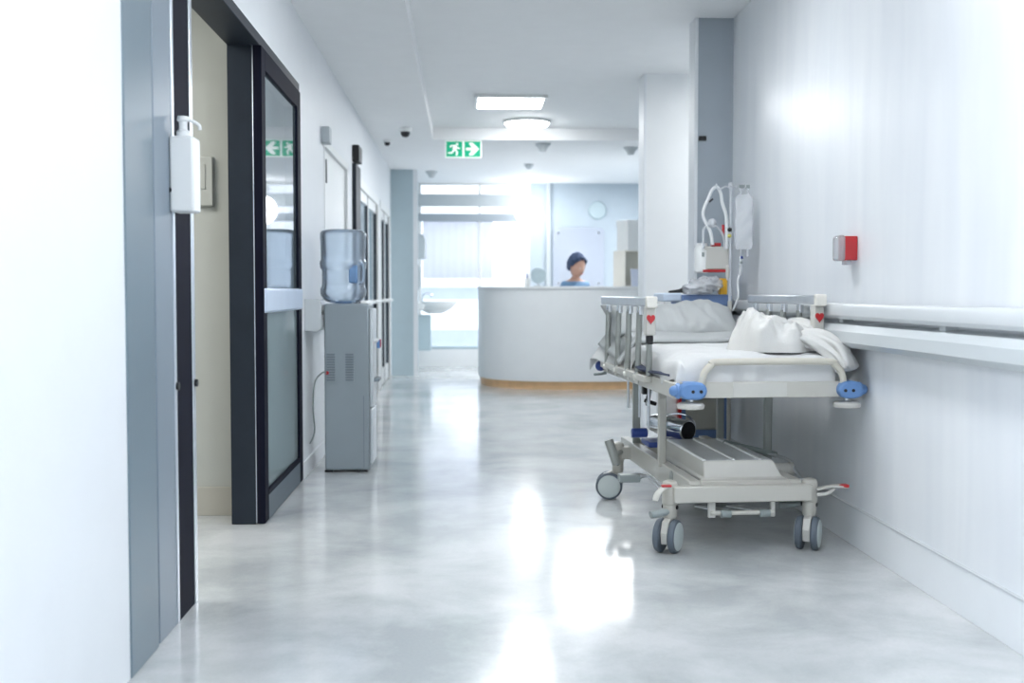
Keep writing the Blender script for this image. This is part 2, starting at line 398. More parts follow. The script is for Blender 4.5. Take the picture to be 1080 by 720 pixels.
# dispenser on the stile
r = root('soap_dispenser', 'white pump hand-sanitiser dispenser on the dark door stile', 'dispenser', (XL, 3.79, 1.36))
b = MB(); b.box(0.0, .078, -.05, .05, 0, .245, 'white').build('housing', r, bevel=.008)
b = MB(); b.lathe([(.022, 0), (.022, .02), (.014, .025), (.014, .05), (.02, .055), (.018, .068)], (.035, 0, .245), 'white', 16)
b.tube([(.035, 0, .305), (.06, 0, .30), (.085, 0, .285), (.088, 0, .27)], .006, 'white', 8, smooth=4).build('pump', r)
MB().cyl((.0, -.052, .07), (.0, -.05, .07), .008, 'black', 12).build('lock', r)

b = MB(); b.box(wx(212, 5.6), wx(228, 5.6), 5.61, 5.625, 1.52, 1.755, 'cream').box(wx(215, 5.6), wx(221, 5.6), 5.605, 5.61, 1.60, 1.72, 'cream')
b.box(wx(212, 5.6)-.002, wx(228, 5.6)+.002, 5.625, 5.64, 1.515, 1.76, 'cream')
b.build('wall_plate', bevel=.003, **tags('cream switch plate on the cream side-room wall', 'switch plate'))

# ================================================================ FAR LEFT DOORS
def glazed_door(n, y0, y1, label, dark_at=None):
    d = root('door_%d' % n, label, 'door', (XL - .03, y0, 0), kind=ST); L_ = y1 - y0
    b = MB()
    b.box(-.05, .04, 0, .08, 0, 2.15, 'white').box(-.05, .04, L_ - .08, L_, 0, 2.15, 'white').box(-.05, .04, .08, L_ - .08, 2.06, 2.15, 'white')
    b.build('door_frame', d, bevel=.004)
    for a0, a1 in ((.08, L_ / 2), (L_ / 2, L_ - .08)):
        p = MB()
        p.box(-.02, .02, a0, a0 + .09, .01, 2.06, 'white').box(-.02, .02, a1 - .09, a1, .01, 2.06, 'dark' if dark_at else 'white')
        p.box(-.02, .02, a0 + .09, a1 - .09, .01, .2, 'white').box(-.02, .02, a0 + .09, a1 - .09, 1.96, 2.06, 'white')
        q = p.build('leaf', d, bevel=.003)
        MB().box(-.004, .004, a0 + .09, a1 - .09, .2, 1.96, 'blueglass').build('pane', q)
        MB().tube([(.02, a0 + .12, 1.0), (.07, a0 + .14, 1.0), (.07, a1 - .14, 1.0), (.02, a1 - .12, 1.0)], .018, 'white', 10).build('push_bar', q)
    return d
# flush white door with dark far jamb
d = root('door_3', 'flush white door behind the water bottle', 'door', (XL - .02, 7.85, 0), kind=ST)
MB().box(-.04, .0, .05, 1.55, .01, 2.10, 'white').build('leaf', d, bevel=.003)
b = MB(); b.box(-.06, .025, 0, .05, 0, 2.15, 'white').box(-.06, .025, 1.55, 1.6, 0, 2.15, 'white').box(-.06, .025, 0, 1.6, 2.10, 2.15, 'white').build('door_frame', d, bevel=.003)
MB().box(0, .022, .12, .17, 1.86, 2.02, 'dark').build('hinge', d)
b = MB(); b.box(XL, XL + .055, 7.72, 7.84, 2.10, 2.21, 'transom').build('door_holder', bevel=.006, **tags('small grey box on the wall above the water bottle', 'wall box'))
d = root('door_4', 'narrow dark upright door edge standing off the left wall', 'door', (XL, 9.82, 0), kind=ST)
MB().box(0, .035, 0, .42, 0.01, 2.2, 'dark').build('leaf', d, bevel=.004)
MB().box(-.0, .06, .02, .30, 2.22, 2.36, 'black').build('closer', d, bevel=.008)
glazed_door(5, 10.35, 12.75, 'white-framed glazed double door midway along the left wall', True)
glazed_door(6, 13.05, 14.7, 'farthest glazed door on the left wall, next to the pier', True)

# handrails
def handrail(name, X, y0, y1, s, label):
    r = root(name, label, 'handrail', (X, y0, 0)); L_ = y1 - y0
    MB().prism([(s * .02, .985), (s * .075, .985), (s * .088, 1.0), (s * .09, 1.03), (s * .078, 1.052), (s * .02, 1.052)], 'rail_alu', 'y', 0, L_).build('grip_rail', r, bevel=.004)
    MB().prism([(0, .88), (s * .075, .865), (s * .1, .89), (s * .1, .935), (s * .08, .962), (0, .972)], 'handrail', 'y', 0, L_).build('bumper_rail', r, bevel=.006)
    n = max(2, int(L_ / .9))
    for i in range(n):
        yy = .06 + i * (L_ - .12) / (n - 1)
        MB().box(min(0, s * .05), max(0, s * .05), yy - .025, yy + .025, .965, 1.03, 'handrail').build('bracket', r, bevel=.004)
    for yy, e in ((0, -1), (L_, 1)):
        MB().prism([(0, .87), (s * .07, .86), (s * .1, .88), (s * .1, 1.04), (s * .08, 1.058), (0, 1.058)], 'handrail', 'y', yy, yy + e * .02).build('end_cap', r, bevel=.004)
    return r
handrail('handrail', XR, -1.5, 7.1, -1, 'pale wall handrail with wide bumper beside the stretcher')
handrail('handrail', XL, 6.86, 7.70, 1, 'short pale handrail behind the water cooler')

# fire call point
r = root('fire_call_point', 'red fire alarm call point with clear cover on the right wall', 'call point', (XR, 4.90, 1.238))
MB().box(-.058, 0, -.045, .045, 0, .104, 'red').build('housing', r, bevel=.004)
b = MB(); b.box(-.082, -.052, -.05, .05, -.004, .108, 'clear2').build('clear_cover', r, bevel=.012)
MB().box(-.045, -.02, -.03, .03, -.02, 0, 'clear2').build('test_tab', r, bevel=.003)

# sign on grey stub
MB().box(1.482, 1.53, 7.155, 7.17, 2.055, 2.082, 'black').build('name_plate', bevel=.002, **tags('tiny dark plate high on the blue-grey wall face', 'plate'))

# ================================================================ CEILING FITTINGS
r = root('ceiling_light', 'large round white ceiling light above the reception area', 'ceiling light', (.64, 11.5, HC))
MB().lathe([(.235, 0), (.24, -.02), (.235, -.03)], (0, 0, 0), 'white', 40).build('rim', r)
MB().lathe([(.22, -.03), (.20, -.055), (.12, -.068), (.01, -.07)], (0, 0, 0), 'lamp', 40).build('diffuser', r)
GX, GY, GZ = .93, 16.3, 2.26
r = root('globe_lamp', 'glowing white globe lamp near the far window', 'lamp', (GX, GY, GZ))
MB().ball((0, 0, 0), .2, 'globe', 28, 16).build('globe', r)
MB().cyl((0, 0, .19), (0, 0, .44), .012, 'white', 12).lathe([(.05, .41), (.055, .44)], (0, 0, 0), 'white', 20).build('stem', r)
for k, (x, y) in enumerate([(.6, -2.6), (.6, .2), (.6, 2.8), (.5, 5.4), (.42, 10.3)]):  # glowing panels added to brighten the corridor, mostly out of view
    lab = ['added square fill-light panel in the ceiling tray, %s' % q for q in ('farthest behind the viewpoint', 'just behind the viewpoint', 'above the near floor', 'above the foot of the stretcher', 'nearest to the round light')][k]
    r = root('fill_panel', lab, 'ceiling light', (x, y, HC), group='added ceiling fill panels')
    b = MB()
    for a in ((-.32, .32, -.32, -.29), (-.32, .32, .29, .32), (-.32, -.29, -.29, .29), (.29, .32, -.29, .29)): b.box(*a, -.03, 0, 'white')
    b.build('frame', r, bevel=.003)
    MB().box(-.29, .29, -.29, .29, -.02, -.004, 'fill_glow').build('diffuser', r)
# camera domes
def dome(x, y, z, s, lab):
    r = root('camera_dome', lab, 'security camera', (x, y, z), group='ceiling camera domes')
    MB().lathe([(.07 * s, 0), (.072 * s, -.02 * s), (.06 * s, -.045 * s)], (0, 0, 0), 'white', 24).build('base', r)
    MB().lathe([(.052 * s, -.045 * s), (.05 * s, -.07 * s), (.035 * s, -.095 * s), (.005, -.105 * s)], (0, 0, 0), 'black', 24).build('lens', r)
dome(-.565, 11.2, H, .9, 'larger dark-tipped camera dome on the ceiling by the left wall')
dome(-.80, 12.1, H, .6, 'smaller dark-tipped camera dome right beside the left wall')
def detector(x, y, z, s, lab, m='handrail'):
    MB().lathe([(.075 * s, 0), (.075 * s, -.015), (.05 * s, -.04), (.03 * s, -.075 * s), (.008, -.08 * s)], (0, 0, 0), m, 22).build('smoke_detector', loc=(x, y, z), **tags(lab, 'smoke detector'))
detector(-.42, 15.2, H, 1.1, 'pale cone-shaped detector above the blue-grey pier')
detector(.86, 12.35, H, 1.1, 'grey ceiling detector beside the round ceiling light')
detector(.82, 14.3, H, .8, 'small ceiling detector over the middle of the desk')
detector(1.85, 12.6, H, 1.1, 'ceiling detector nearest the wide pillar')

# exit sign
EX, EY, EZ = wx(470, 12.1), 12.1, H - .185
r = root('exit_sign', 'green emergency exit sign with running figure and right arrow on the ceiling', 'exit sign', (EX, EY, EZ))
MB().box(0, .385, 0, .03, 0, .185, 'signwhite').build('housing', r, bevel=.004)
def pic(b, poly, ox, oz, s): b.prism([(ox + u * s, oz + v * s) for u, v in poly], 'signwhite', 'y', -.006, -.003)
b = MB(); b.box(.012, .182, -.003, 0, .012, .173, 'green')
for poly in ([(.60, .80), (.66, .86), (.74, .86), (.78, .80), (.74, .73), (.66, .73)],
             [(.30, .74), (.58, .76), (.72, .66), (.62, .42), (.48, .38), (.40, .56), (.46, .66), (.34, .66), (.26, .58), (.20, .62)],
             [(.48, .46), (.62, .48), (.76, .30), (.70, .08), (.60, .08), (.64, .28)],
             [(.42, .46), (.52, .38), (.38, .20), (.12, .20), (.10, .28), (.34, .30)],
             [(.66, .66), (.72, .60), (.86, .58), (.88, .50), (.72, .50), (.62, .58)]):
    pic(b, poly, .012, .012, .165)
b.build('running_figure', r, smooth=False)
b = MB(); b.box(.203, .373, -.003, 0, .012, .173, 'green')
pic(b, [(.10, .42), (.10, .58), (.48, .58), (.30, .80), (.30, .90), (.52, .90), (.92, .50), (.52, .10), (.30, .10), (.30, .20), (.48, .42)], .203, .01, .168)
b.build('arrow', r, smooth=False)

# ================================================================ WATER COOLER
c = root('water_cooler', 'tall grey water cooler standing against the left wall', 'water cooler', (-.71, 7.10, 0))
b = MB(); b.box(-.138, .135, -.15, .15, .013, 1.03, 'cooler').build('cabinet', c, bevel=.012)
b = MB(); b.box(.136, .158, -.145, .145, .40, 1.0, 'coolerfront').build('front_panel', c, bevel=.008, label='pale silver front panel')
b = MB(); b.box(.136, .156, -.145, .145, .05, .385, 'coolerfront').build('door', c, bevel=.008)
b = MB(); b.box(.14, .19, -.09, .09, .55, .57, 'ventgrey').build('drip_tray', c, bevel=.004)
for yy, m in ((-.045, 'blue'), (.045, 'red')):
    b = MB(); b.cyl((.15, yy, .80), (.185, yy, .80), .012, 'white', 12).cyl((.183, yy, .805), (.183, yy, .755), .011, m, 12); b.build('tap', c)
for x0 in (-.125, -.012):
    b = MB()
    b.box(x0, x0 + .055, -.153, -.149, .555, .735, 'cooler')
    for i in range(11): b.box(x0 + .003, x0 + .052, -.1565, -.1525, .562 + i * .0155, .571 + i * .0155, 'ventgrey')
    b.build('vent', c)
MB().box(-.14, -.09, -.14, .14, 0, .014, 'black').build('foot', c)
MB().box(.07, .12, -.14, .14, 0, .014, 'black').build('foot', c)
b = MB(); b.box(.098, .102, -.1525, -.149, .03, .47, 'ventgrey').build('seam', c)
MB().cyl((-.12, -.152, .61), (-.12, -.158, .61), .011, 'red', 12).build('sticker', c, label='small red round plug')
MB().tube([(-.125, -.155, .61), (-.15, -.17, .61), (-.195, -.16, .55), (-.21, -.13, .40), (-.205, -.11, .25), (-.235, -.10, .17)], .005, 'grey', 8, smooth=6).build('cord', c)
# bottle
r = root('water_bottle', 'big blue-tinted water bottle upside down on the cooler', 'water bottle', (-.745, 7.10, 1.03))
R_ = .142
prof = [(.03, 0), (.06, .002), (.105, .012), (.12, .025), (.138, .05), (R_, .065), (R_, .09), (.134, .105), (.131, .115), (.131, .20), (.134, .21), (R_, .22), (R_ + .003, .245), (R_, .262), (.136, .272), (.137, .30), (.139, .38), (R_, .40), (R_, .43), (.134, .446), (.11, .454), (.01, .456)]
MB().lathe(prof, (0, 0, 0), 'water', 40).build('bottle_shell', r, ang=60)
b = MB(); b.box(.045, .098, -.125, -.06, .125, .235, 'waterblue').build('grip_recess', r, bevel=.01, label='darker blue moulded grip')
b = MB(); b.tube([(.10, -.095, .245), (.128, -.09, .24), (.135, -.09, .19), (.128, -.09, .135), (.10, -.095, .13)], .009, 'water', 8, smooth=4).build('handle', r)
MB().lathe([(.05, -.0), (.052, .015), (.035, .02)], (0, 0, 0), 'waterblue', 20).build('neck_collar', r)

# ================================================================ SINK + DISPENSERS
sx = -.60
r = root('wash_basin', 'white wall basin beside the blue-grey pier', 'sink', (-.66, 16.1, 0))
b = MB(); b.lathe([(.10, 0), (.22, .06), (.30, .14), (.31, .17), (.29, .175), (.24, .12), (.12, .06), (.02, .05)], (.26, 0, .80), 'white', 32, sc=(1, .8)).build('basin', r, ang=60)
MB().box(0, .12, -.2, .2, .85, .96, 'white').build('back_ledge', r, bevel=.015)
MB().tube([(.08, 0, .96), (.08, 0, 1.04), (.12, 0, 1.08), (.2, 0, 1.07), (.21, 0, 1.03)], .012, 'chrome', 10, smooth=4).build('tap', r)
r2 = MB().box(-.66, -.46, 16.0, 16.3, .28, .78, 'bluegrey').build('waste_cabinet', bevel=.01, **tags('blue-grey box mounted below the wash basin', 'cabinet'))
b = MB(); b.prism([(0, 0), (.13, 0), (.14, .25), (.11, .33), (.05, .35), (0, .35)], 'transom', 'y', -.14, .14)
b.build('towel_dispenser', loc=(-.66, 15.9, 1.56), bevel=.015, **tags('upper grey paper towel dispenser above the wash basin', 'dispenser'))
b = MB(); b.prism([(0, 0), (.05, 0), (.08, .05), (.08, .30), (.06, .34), (0, .34)], 'transom', 'y', -.06, .06)
b.build('soap_dispenser', loc=(-.66, 15.7, 1.13), bevel=.01, **tags('narrow grey soap dispenser just above the wash basin', 'dispenser'))

# ================================================================ RECEPTION DESK
DX, DY, DA, DB, DN = 1.42, 13.85, 1.24, 1.09, 2.5
def dcurve(k, off=0, t0=0, t1=pi):
    out = []
    for i in range(k + 1):
        t = t0 + (t1 - t0) * i / k
        cx = abs(cos(t)) ** (2 / DN) * (1 if cos(t) >= 0 else -1); sy = abs(sin(t)) ** (2 / DN)
        out.append((-cx * (DA - off), -sy * (DB - off)))
    return out
r = root('reception_desk', 'curved white reception desk with light wood plinth', 'reception desk', (DX, DY, 0))
def band(o0, o1, z0, z1, m, back=.45):
    A = dcurve(48, o0); B = dcurve(48, o1)
    poly = [(A[0][0], back)] + A + [(A[-1][0], back), (B[-1][0], back)] + list(reversed(B)) + [(B[0][0], back)]
    b = MB()
    lo = [b.bm.verts.new((x, y, z0)) for x, y in poly]; hi = [b.bm.verts.new((x, y, z1)) for x, y in poly]
    n = len(poly); h = n // 2
    fs = [b.bm.faces.new((lo[i], lo[(i + 1) % n], hi[(i + 1) % n], hi[i])) for i in range(n)]
    for i in range(h - 1):
        fs.append(b.bm.faces.new((lo[i], lo[n - 1 - i], lo[n - 2 - i], lo[i + 1]))); fs.append(b.bm.faces.new((hi[i], hi[i + 1], hi[n - 2 - i], hi[n - 1 - i])))
    b._mark(fs, m); return b
band(.03, .07, .0, .09, 'wood').build('plinth', r, label='light wood plinth')
band(0, .05, .09, 1.135, 'desk').build('front_panel', r)
band(-.015, .34, 1.135, 1.165, 'desk').build('counter_top', r, bevel=.004)
# objects on the desk
def on_desk(px, off=0): pass
CT = 1.165
r = root('desk_fan', 'round grey disc on a short stand near the left end of the desk', 'desk fan', (wx(568, 13.2) , 13.2, CT))
b = MB(); b.lathe([(.05, -.03), (.085, -.02), (.09, 0), (.085, .02), (.05, .03)], (0, 0, .13), 'bluegrey', 28, axis=(0, 1, 0)).build('head', r)
b = MB(); b.cyl((0, .01, .01), (0, .01, .06), .01, 'transom').lathe([(.05, 0), (.05, .01), (.02, .015)], (0, .01, 0), 'transom', 20).build('stand', r)
b = MB(); b.lathe([(.03, 0), (.033, .09), (.028, .09), (.026, .01)], (0, 0, 0), 'white', 18)
for dx, h in ((-.01, .15), (.012, .14), (0, .16)): b.cyl((dx * .4, 0, .02), (dx, 0, h), .004, 'navy', 6)
b.build('pen_holder', loc=(wx(556, 13.2), 13.2, CT), **tags('small white pot of pens at the left of the desk', 'pen pot'))
def crate(name, x, y, z, sx_, sy_, sz, rz, m, lab, openf=False, cat='box'):
    r = root(name, lab, cat, (x, y, z), radians(rz))
    t = .012
    b = MB()
    if openf:
        b.box(-sx_ / 2, -sx_ / 2 + t, -sy_ / 2, sy_ / 2, 0, sz, m).box(sx_ / 2 - t, sx_ / 2, -sy_ / 2, sy_ / 2, 0, sz, m)
        b.box(-sx_ / 2 + t, sx_ / 2 - t, -sy_ / 2, sy_ / 2, 0, t, m).box(-sx_ / 2 + t, sx_ / 2 - t, -sy_ / 2, sy_ / 2, sz - t, sz, m)
        b.box(-sx_ / 2 + t, sx_ / 2 - t, -.04, -.02, t, sz - t, 'beigebox'); b.build('shell', r, bevel=.003)
    else:
        b.box(-sx_ / 2, sx_ / 2, -sy_ / 2, sy_ / 2, 0, sz - .05, m); b.build('body', r, bevel=.003)
        MB().box(-sx_ / 2 - .006, sx_ / 2 + .006, -sy_ / 2 - .006, sy_ / 2 + .006, sz - .055, sz, m).build('lid', r, bevel=.003)
    return r
crate('storage_box', 1.98, 13.14, CT, .42, .26, .41, 24, 'creambox', 'open cream box on the desk beside the pillar', True)
crate('storage_box', 1.99, 13.14, CT + .41, .36, .24, .35, 24, 'white', 'white lidded box stacked on the cream box')
MB().box(-.1, .1, -.006, .006, 0, .2, 'lilac').build('file_folder', loc=(2.00, 12.90, CT), rot=(radians(-8), 0, radians(20)), bevel=.002, **tags('pale lilac folder leaning on the cream box', 'folder'))

# glass board behind, post
b = MB(); x0, x1, z0, z1, q = wx(583, YB), wx(637, YB), 1.15, wz(240, YB), .07
pl = []
for cx_, cz_, a0 in ((x1 - q, z1 - q, 0), (x0 + q, z1 - q, 90), (x0 + q, z0 + q, 180), (x1 - q, z0 + q, 270)):
    for i in range(6):
        a = radians(a0 + i * 18); pl.append((cx_ + q * cos(a), cz_ + q * sin(a)))
r = root('glass_board', 'pale rounded glass writing board on the wall behind the person', 'board', (0, 0, 0))
b.prism(pl, 'board', 'y', YB - .05, YB - .04).build('pane', r, smooth=False)
for px_, py_ in ((x0 + .08, z1 - .08), (x1 - .08, z1 - .08), (x0 + .08, z0 + .08), (x1 - .08, z0 + .08)): MB().cyl((px_, YB - .058, py_), (px_, YB, py_), .015, 'chrome', 12).build('mounting_stud', r)
MB().box(wx(576, YB), wx(580, YB), YB - .06, YB, 0, H, 'transom').build('trim_5', **tags('thin grey upright left of the glass board', 'trim', ST))
MB().lathe([(.13, 0), (.135, -.02), (.12, -.04), (.01, -.045)], (0, 0, 0), 'bluegrey', 28, axis=(0, 1, 0)).build('wall_clock', loc=(wx(630, YB), YB, wz(222, YB)), **tags('round pale disc on the wall above the glass board', 'wall clock'))

# ================================================================ PERSON
PX, PY = wx(607, 13.8), 13.8
pr = root('person', 'person with dark curly hair in blue scrubs behind the reception desk', 'person', (PX, PY, 0), radians(38))
SK = [  # x,y,z,r ; facing -y
 (0, 0, .82, .115, None), (0, 0, .98, .105, 0), (0, -.01, 1.14, .12, 1), (0, 0, 1.26, .11, 2), (0, 0, 1.32, .055, 3), (0, -.012, 1.375, .048, 4),
 (.15, 0, 1.245, .058, 3), (.20, 0, 1.0, .043, 6), (.19, -.18, .92, .034, 7), (.17, -.26, .91, .024, 8),
 (-.15, 0, 1.245, .058, 3), (-.20, 0, 1.0, .043, 10), (-.19, -.18, .92, .034, 11), (-.17, -.26, .91, .024, 12),
 (.085, 0, .72, .085, 0), (.095, -.01, .42, .058, 14), (.10, .02, .09, .038, 15), (.105, -.12, .035, .034, 16),
 (-.085, 0, .72, .085, 0), (-.095, -.01, .42, .058, 18), (-.10, .02, .09, .038, 19), (-.105, -.12, .035, .034, 20)]
def skin(name, pts, m, parent, sub=2):
    pts = [(p[0], p[1], p[2] if p[2] < .5 else .5 + (p[2] - .5) * .93) + tuple(p[3:]) for p in pts]
    me = bpy.data.meshes.new(name)
    me.from_pydata([p[:3] for p in pts], [(p[4], i) for i, p in enumerate(pts) if p[4] is not None], [])
    o = bpy.data.objects.new(name, me); COL.objects.link(o); o.parent = parent
    md = o.modifiers.new('skin', 'SKIN'); md.use_smooth_shade = True
    for i, p in enumerate(pts): me.skin_vertices[0].data[i].radius = (p[3], p[3])
    me.skin_vertices[0].data[0].use_root = True
    s = o.modifiers.new('sub', 'SUBSURF'); s.levels = sub; s.render_levels = sub
    me.materials.append(M[m]); return o
def bake(o):
    dg = bpy.context.evaluated_depsgraph_get(); e = o.evaluated_get(dg); me = bpy.data.meshes.new_from_object(e)
    bm = bmesh.new(); bm.from_mesh(me); bpy.data.meshes.remove(me); return bm
body = skin('body', SK, 'skin', None)
bpy.context.view_layer.update()
bb = bake(body); bpy.data.objects.remove(body)
mb = MB(); mb.bm.free(); mb.bm = bb; mb.mi('skin')
# head: shaped ellipsoid with face, joined into the body surface by the neck
HC_ = Vector((0, -.03, 1.405)); HS = 1.13
def headf(u, v):
    a = 2 * pi * u; e = -pi / 2 + pi * v
    x = .077 * cos(e) * cos(a); y = .096 * cos(e) * sin(a); z = .118 * sin(e)
    if z < 0: x *= 1 + .28 * (z / .118); y *= 1 + .12 * (z / .118)
    fr = max(0, -sin(a)) ** 2 * cos(e)
    y -= fr * (.022 * math.exp(-((z + .022) / .02) ** 2) * math.exp(-(x / .016) ** 2) + .006 * math.exp(-((z + .058) / .01) ** 2) * math.exp(-(x / .026) ** 2) + .008 * math.exp(-((z + .095) / .016) ** 2) * math.exp(-(x / .03) ** 2))
    y += fr * .010 * (math.exp(-((z - .008) / .014) ** 2) * (math.exp(-((x - .032) / .015) ** 2) + math.exp(-((x + .032) / .015) ** 2)))
    p = rotm('Z', 0) @ Vector((x, y, z)); p = rotm('X', 12) @ p
    return HC_ + p * HS
mb.grid(headf, 40, 28, 'skin')
for s in (-1, 1):
    mb.ball((s * .088, -.028, 1.40), (.011, .022, .034), 'skin', 10, 6)
    # hands: palm and five fingers
    px_, py_, pz_ = s * .165, -.30, .88
    mb.ball((px_, py_, pz_), (.038, .046, .015), 'skin', 12, 8)
    for f_, (dx, L_) in enumerate(((-.027, .062), (-.009, .072), (.009, .07), (.026, .055))):
        mb.tube([(px_ + dx, py_ - .03, pz_), (px_ + dx * 1.1, py_ - .03 - L_ * .6, pz_ + .004), (px_ + dx * 1.15, py_ - .03 - L_, pz_ - .012)], [.009, .008, .006], 'skin', 8, smooth=3)
    mb.tube([(px_ - s * .03, py_ + .01, pz_), (px_ - s * .052, py_ - .02, pz_ - .002), (px_ - s * .058, py_ - .05, pz_ - .008)], [.011, .0095, .007], 'skin', 8, smooth=3)
body = mb.build('body', pr, ang=180)
for s in (-1, 1):
    MB().ball((s * .035, -.122, 1.385), (.012, .008, .006), 'white', 10, 6).ball((s * .035, -.129, 1.3845), (.005, .003, .005), 'black', 8, 5).build('eye', pr)
MB().tube([(-.024, -.122, 1.318), (0, -.128, 1.316), (.024, -.122, 1.318)], [.002, .005, .002], 'red', 8, smooth=3).build('lips', pr)
def hairf(u, v):
    a = 2 * pi * u; e = -.55 + (pi / 2 + .55) * v
    d = Vector((cos(e) * cos(a), cos(e) * sin(a), sin(e)))
    k = 1 + .10 * noise.noise(d * 6) + .06 * noise.noise(d * 17)
    f = max(0, -sin(a)); 
    low = -.45 + 1.12 * f ** .6
    e2 = max(e, low * .999) if e < low else e
    d = Vector((cos(e2) * cos(a), cos(e2) * sin(a), sin(e2)))
    p = Vector((d.x * .108 * k, d.y * .124 * k, d.z * .150 * k))
    return HC_ + rotm('X', 12) @ p + Vector((0, .012, .030))
MB().grid(hairf, 56, 24, 'hair').build('hair', pr, ang=180, solid=.02)
SC = [(0, 0, .84, .135, None), (0, 0, .98, .125, 0), (0, -.01, 1.14, .137, 1), (0, 0, 1.245, .12, 2), (0, 0, 1.285, .075, 3),
      (.155, 0, 1.235, .072, 3), (.195, 0, 1.06, .062, 5), (-.155, 0, 1.235, .072, 3), (-.195, 0, 1.06, .062, 7), (0, 0, .70, .14, 0)]
skin('scrub_top', SC, 'scrubs', pr)
TR = [(0, 0, .80, .125, None), (.09, 0, .68, .1, 0), (.097, -.01, .42, .075, 1), (.10, .015, .10, .06, 2), (-.09, 0, .68, .1, 0), (-.097, -.01, .42, .075, 4), (-.10, .015, .10, .06, 5)]
skin('trousers', TR, 'trousers', pr)

# ================================================================ STRETCHER
T = root('hospital_stretcher', 'cream wheeled hospital stretcher with blue corner bumpers by the right wall', 'stretcher', (1.18, 4.75, 0), radians(3.2))
UX = .06
# base
b = MB()
b.box(-.30, .30, -.028, .028, .214, .284, 'cream_enamel').box(-.30, .30, 1.24, 1.30, .214, .28, 'cream_enamel')
b.box(-.225, -.175, .02, 1.52, .205, .30, 'cream_enamel').box(.215, .265, .02, 1.52, .205, .30, 'cream_enamel')
b.box(-.175, .215, .02, .06, .24, .30, 'cream_enamel').box(-.175, .215, 1.46, 1.52, .22, .29, 'cream_enamel')
b.build('base_frame', T, bevel=.005)
def castor(x, y, yaw, trail=.026):
    R3 = Matrix.Rotation(radians(yaw), 3, 'Z'); o = Vector((x, y, 0))
    tr_ = R3 @ Vector((0, -trail, 0))
    def W(p): return tuple(R3 @ Vector(p) + o)
    b = MB()
    b.lathe([(.024, .14), (.03, .15), (.03, .20), (.034, .205), (.034, .285), (.03, .298), (.012, .305)], (x, y, 0), 'cream_enamel', 20)
    rim = []
    for px_, pz_ in ((.03, .155), (.054, .15), (.058, .11), (.05, .08), (.04, .04), (-.04, .04), (-.05, .09), (-.03, .135)):
        rim.append((px_ - trail, pz_))
    A = [b.bm.verts.new(W((-.016, u, v))) for u, v in rim]; B = [b.bm.verts.new(W((.016, u, v))) for u, v in rim]
    fs = [b.bm.faces.new(A), b.bm.faces.new(B[::-1])] + [b.bm.faces.new((A[i], B[i], B[(i + 1) % 8], A[(i + 1) % 8])) for i in range(8)]
    b._mark(fs, 'offwhite')
    b.cyl(W((-.036, 0, .19)), W((-.02, 0, .19)), .009, 'black', 10).cyl(W((.02, 0, .19)), W((.036, 0, .19)), .009, 'black', 10)
    c_ = b.build('castor', T, bevel=.003)
    ax = R3 @ Vector((1, 0, 0))
    for s in (-1, 1):
        w_ = MB(); c0 = Vector(W((s * .017, -trail, .0715)))
        w_.lathe([(.050, 0), (.066, .002), (.0715, .007), (.0715, .018), (.068, .027), (.061, .031)], c0, 'tyre', 36, axis=ax * s)
        w_.lathe([(.060, .026), (.059, .033), (.035, .037), (.01, .038)], c0, 'hub', 36, axis=ax * s)
        w_.build('wheel', c_)
castor(-.305, .03, -33); castor(.305, .03, -30); castor(-.29, 1.27, -102, .045); castor(.305, 1.27, -40)
# brake pedals at the front corners: pale arm with red tip
for s, x0 in ((-1, -.33), (1, .33)):
    b = MB(); b.tube([(x0 - s * .01, -.02, .262), (x0 + s * .035, -.03, .275), (x0 + s * .08, -.035, .278), (x0 + s * .115, -.035, .272)] if s > 0 else
                     [(x0 + .01, -.03, .285), (x0 - .02, -.045, .285), (x0 - .05, -.06, .262), (x0 - .062, -.07, .235)], [.012, .013, .016, .012], 'offwhite', 10, smooth=4, sc=(.6, 1.2))
    if s > 0: b.tube([(x0 - .01, -.02, .24), (x0 + .03, -.03, .245), (x0 + .06, -.035, .268)], .008, 'offwhite', 8, smooth=3)
    p = b.build('brake_pedal', T)
    if s > 0: MB().box(x0 + .075, x0 + .12, -.052, -.018, .272, .286, 'red').build('pad', p, bevel=.004, label='red pedal tip')
    else: MB().box(x0 - .03, x0 + .012, -.058, -.03, .288, .297, 'red').build('pad', p, bevel=.003, label='red pedal tip')
# grey pedals
for pts in ([(-.33, -.03, .185), (-.345, -.035, .18), (-.405, -.045, .172)], [(.29, .06, .19), (.25, .07, .185), (.19, .08, .18)]):
    MB().tube(pts, [.012, .02, .019], 'grey', 10, smooth=4, sc=(.8, 1.1)).build('foot_pedal', T, label='grey rubber foot pedal')
b = MB(); b.tube([(-.34, .75, .195), (-.30, .75, .20), (-.26, .75, .205), (-.235, .72, .20), (-.215, .45, .16), (-.20, .12, .20)], [.02, .02, .010, .006, .006, .006], 'steel', 10, smooth=4)
b.box(-.385, -.285, .72, .785, .178, .215, 'grey').build('foot_pedal', T, bevel=.01, label='grey side pedal on a steel rod')
b = MB(); b.cyl((-.355, 1.19, .325), (-.315, 1.17, .20), .024, 'postgrey', 16).cyl((-.3152, 1.1695, .2035), (-.314, 1.169, .197), .019, 'grey', 16)
b.cyl((-.32, 1.17, .255), (-.28, 1.23, .255), .012, 'postgrey').build('foot_pedal', T, label='slanting tube pedal at the head end')
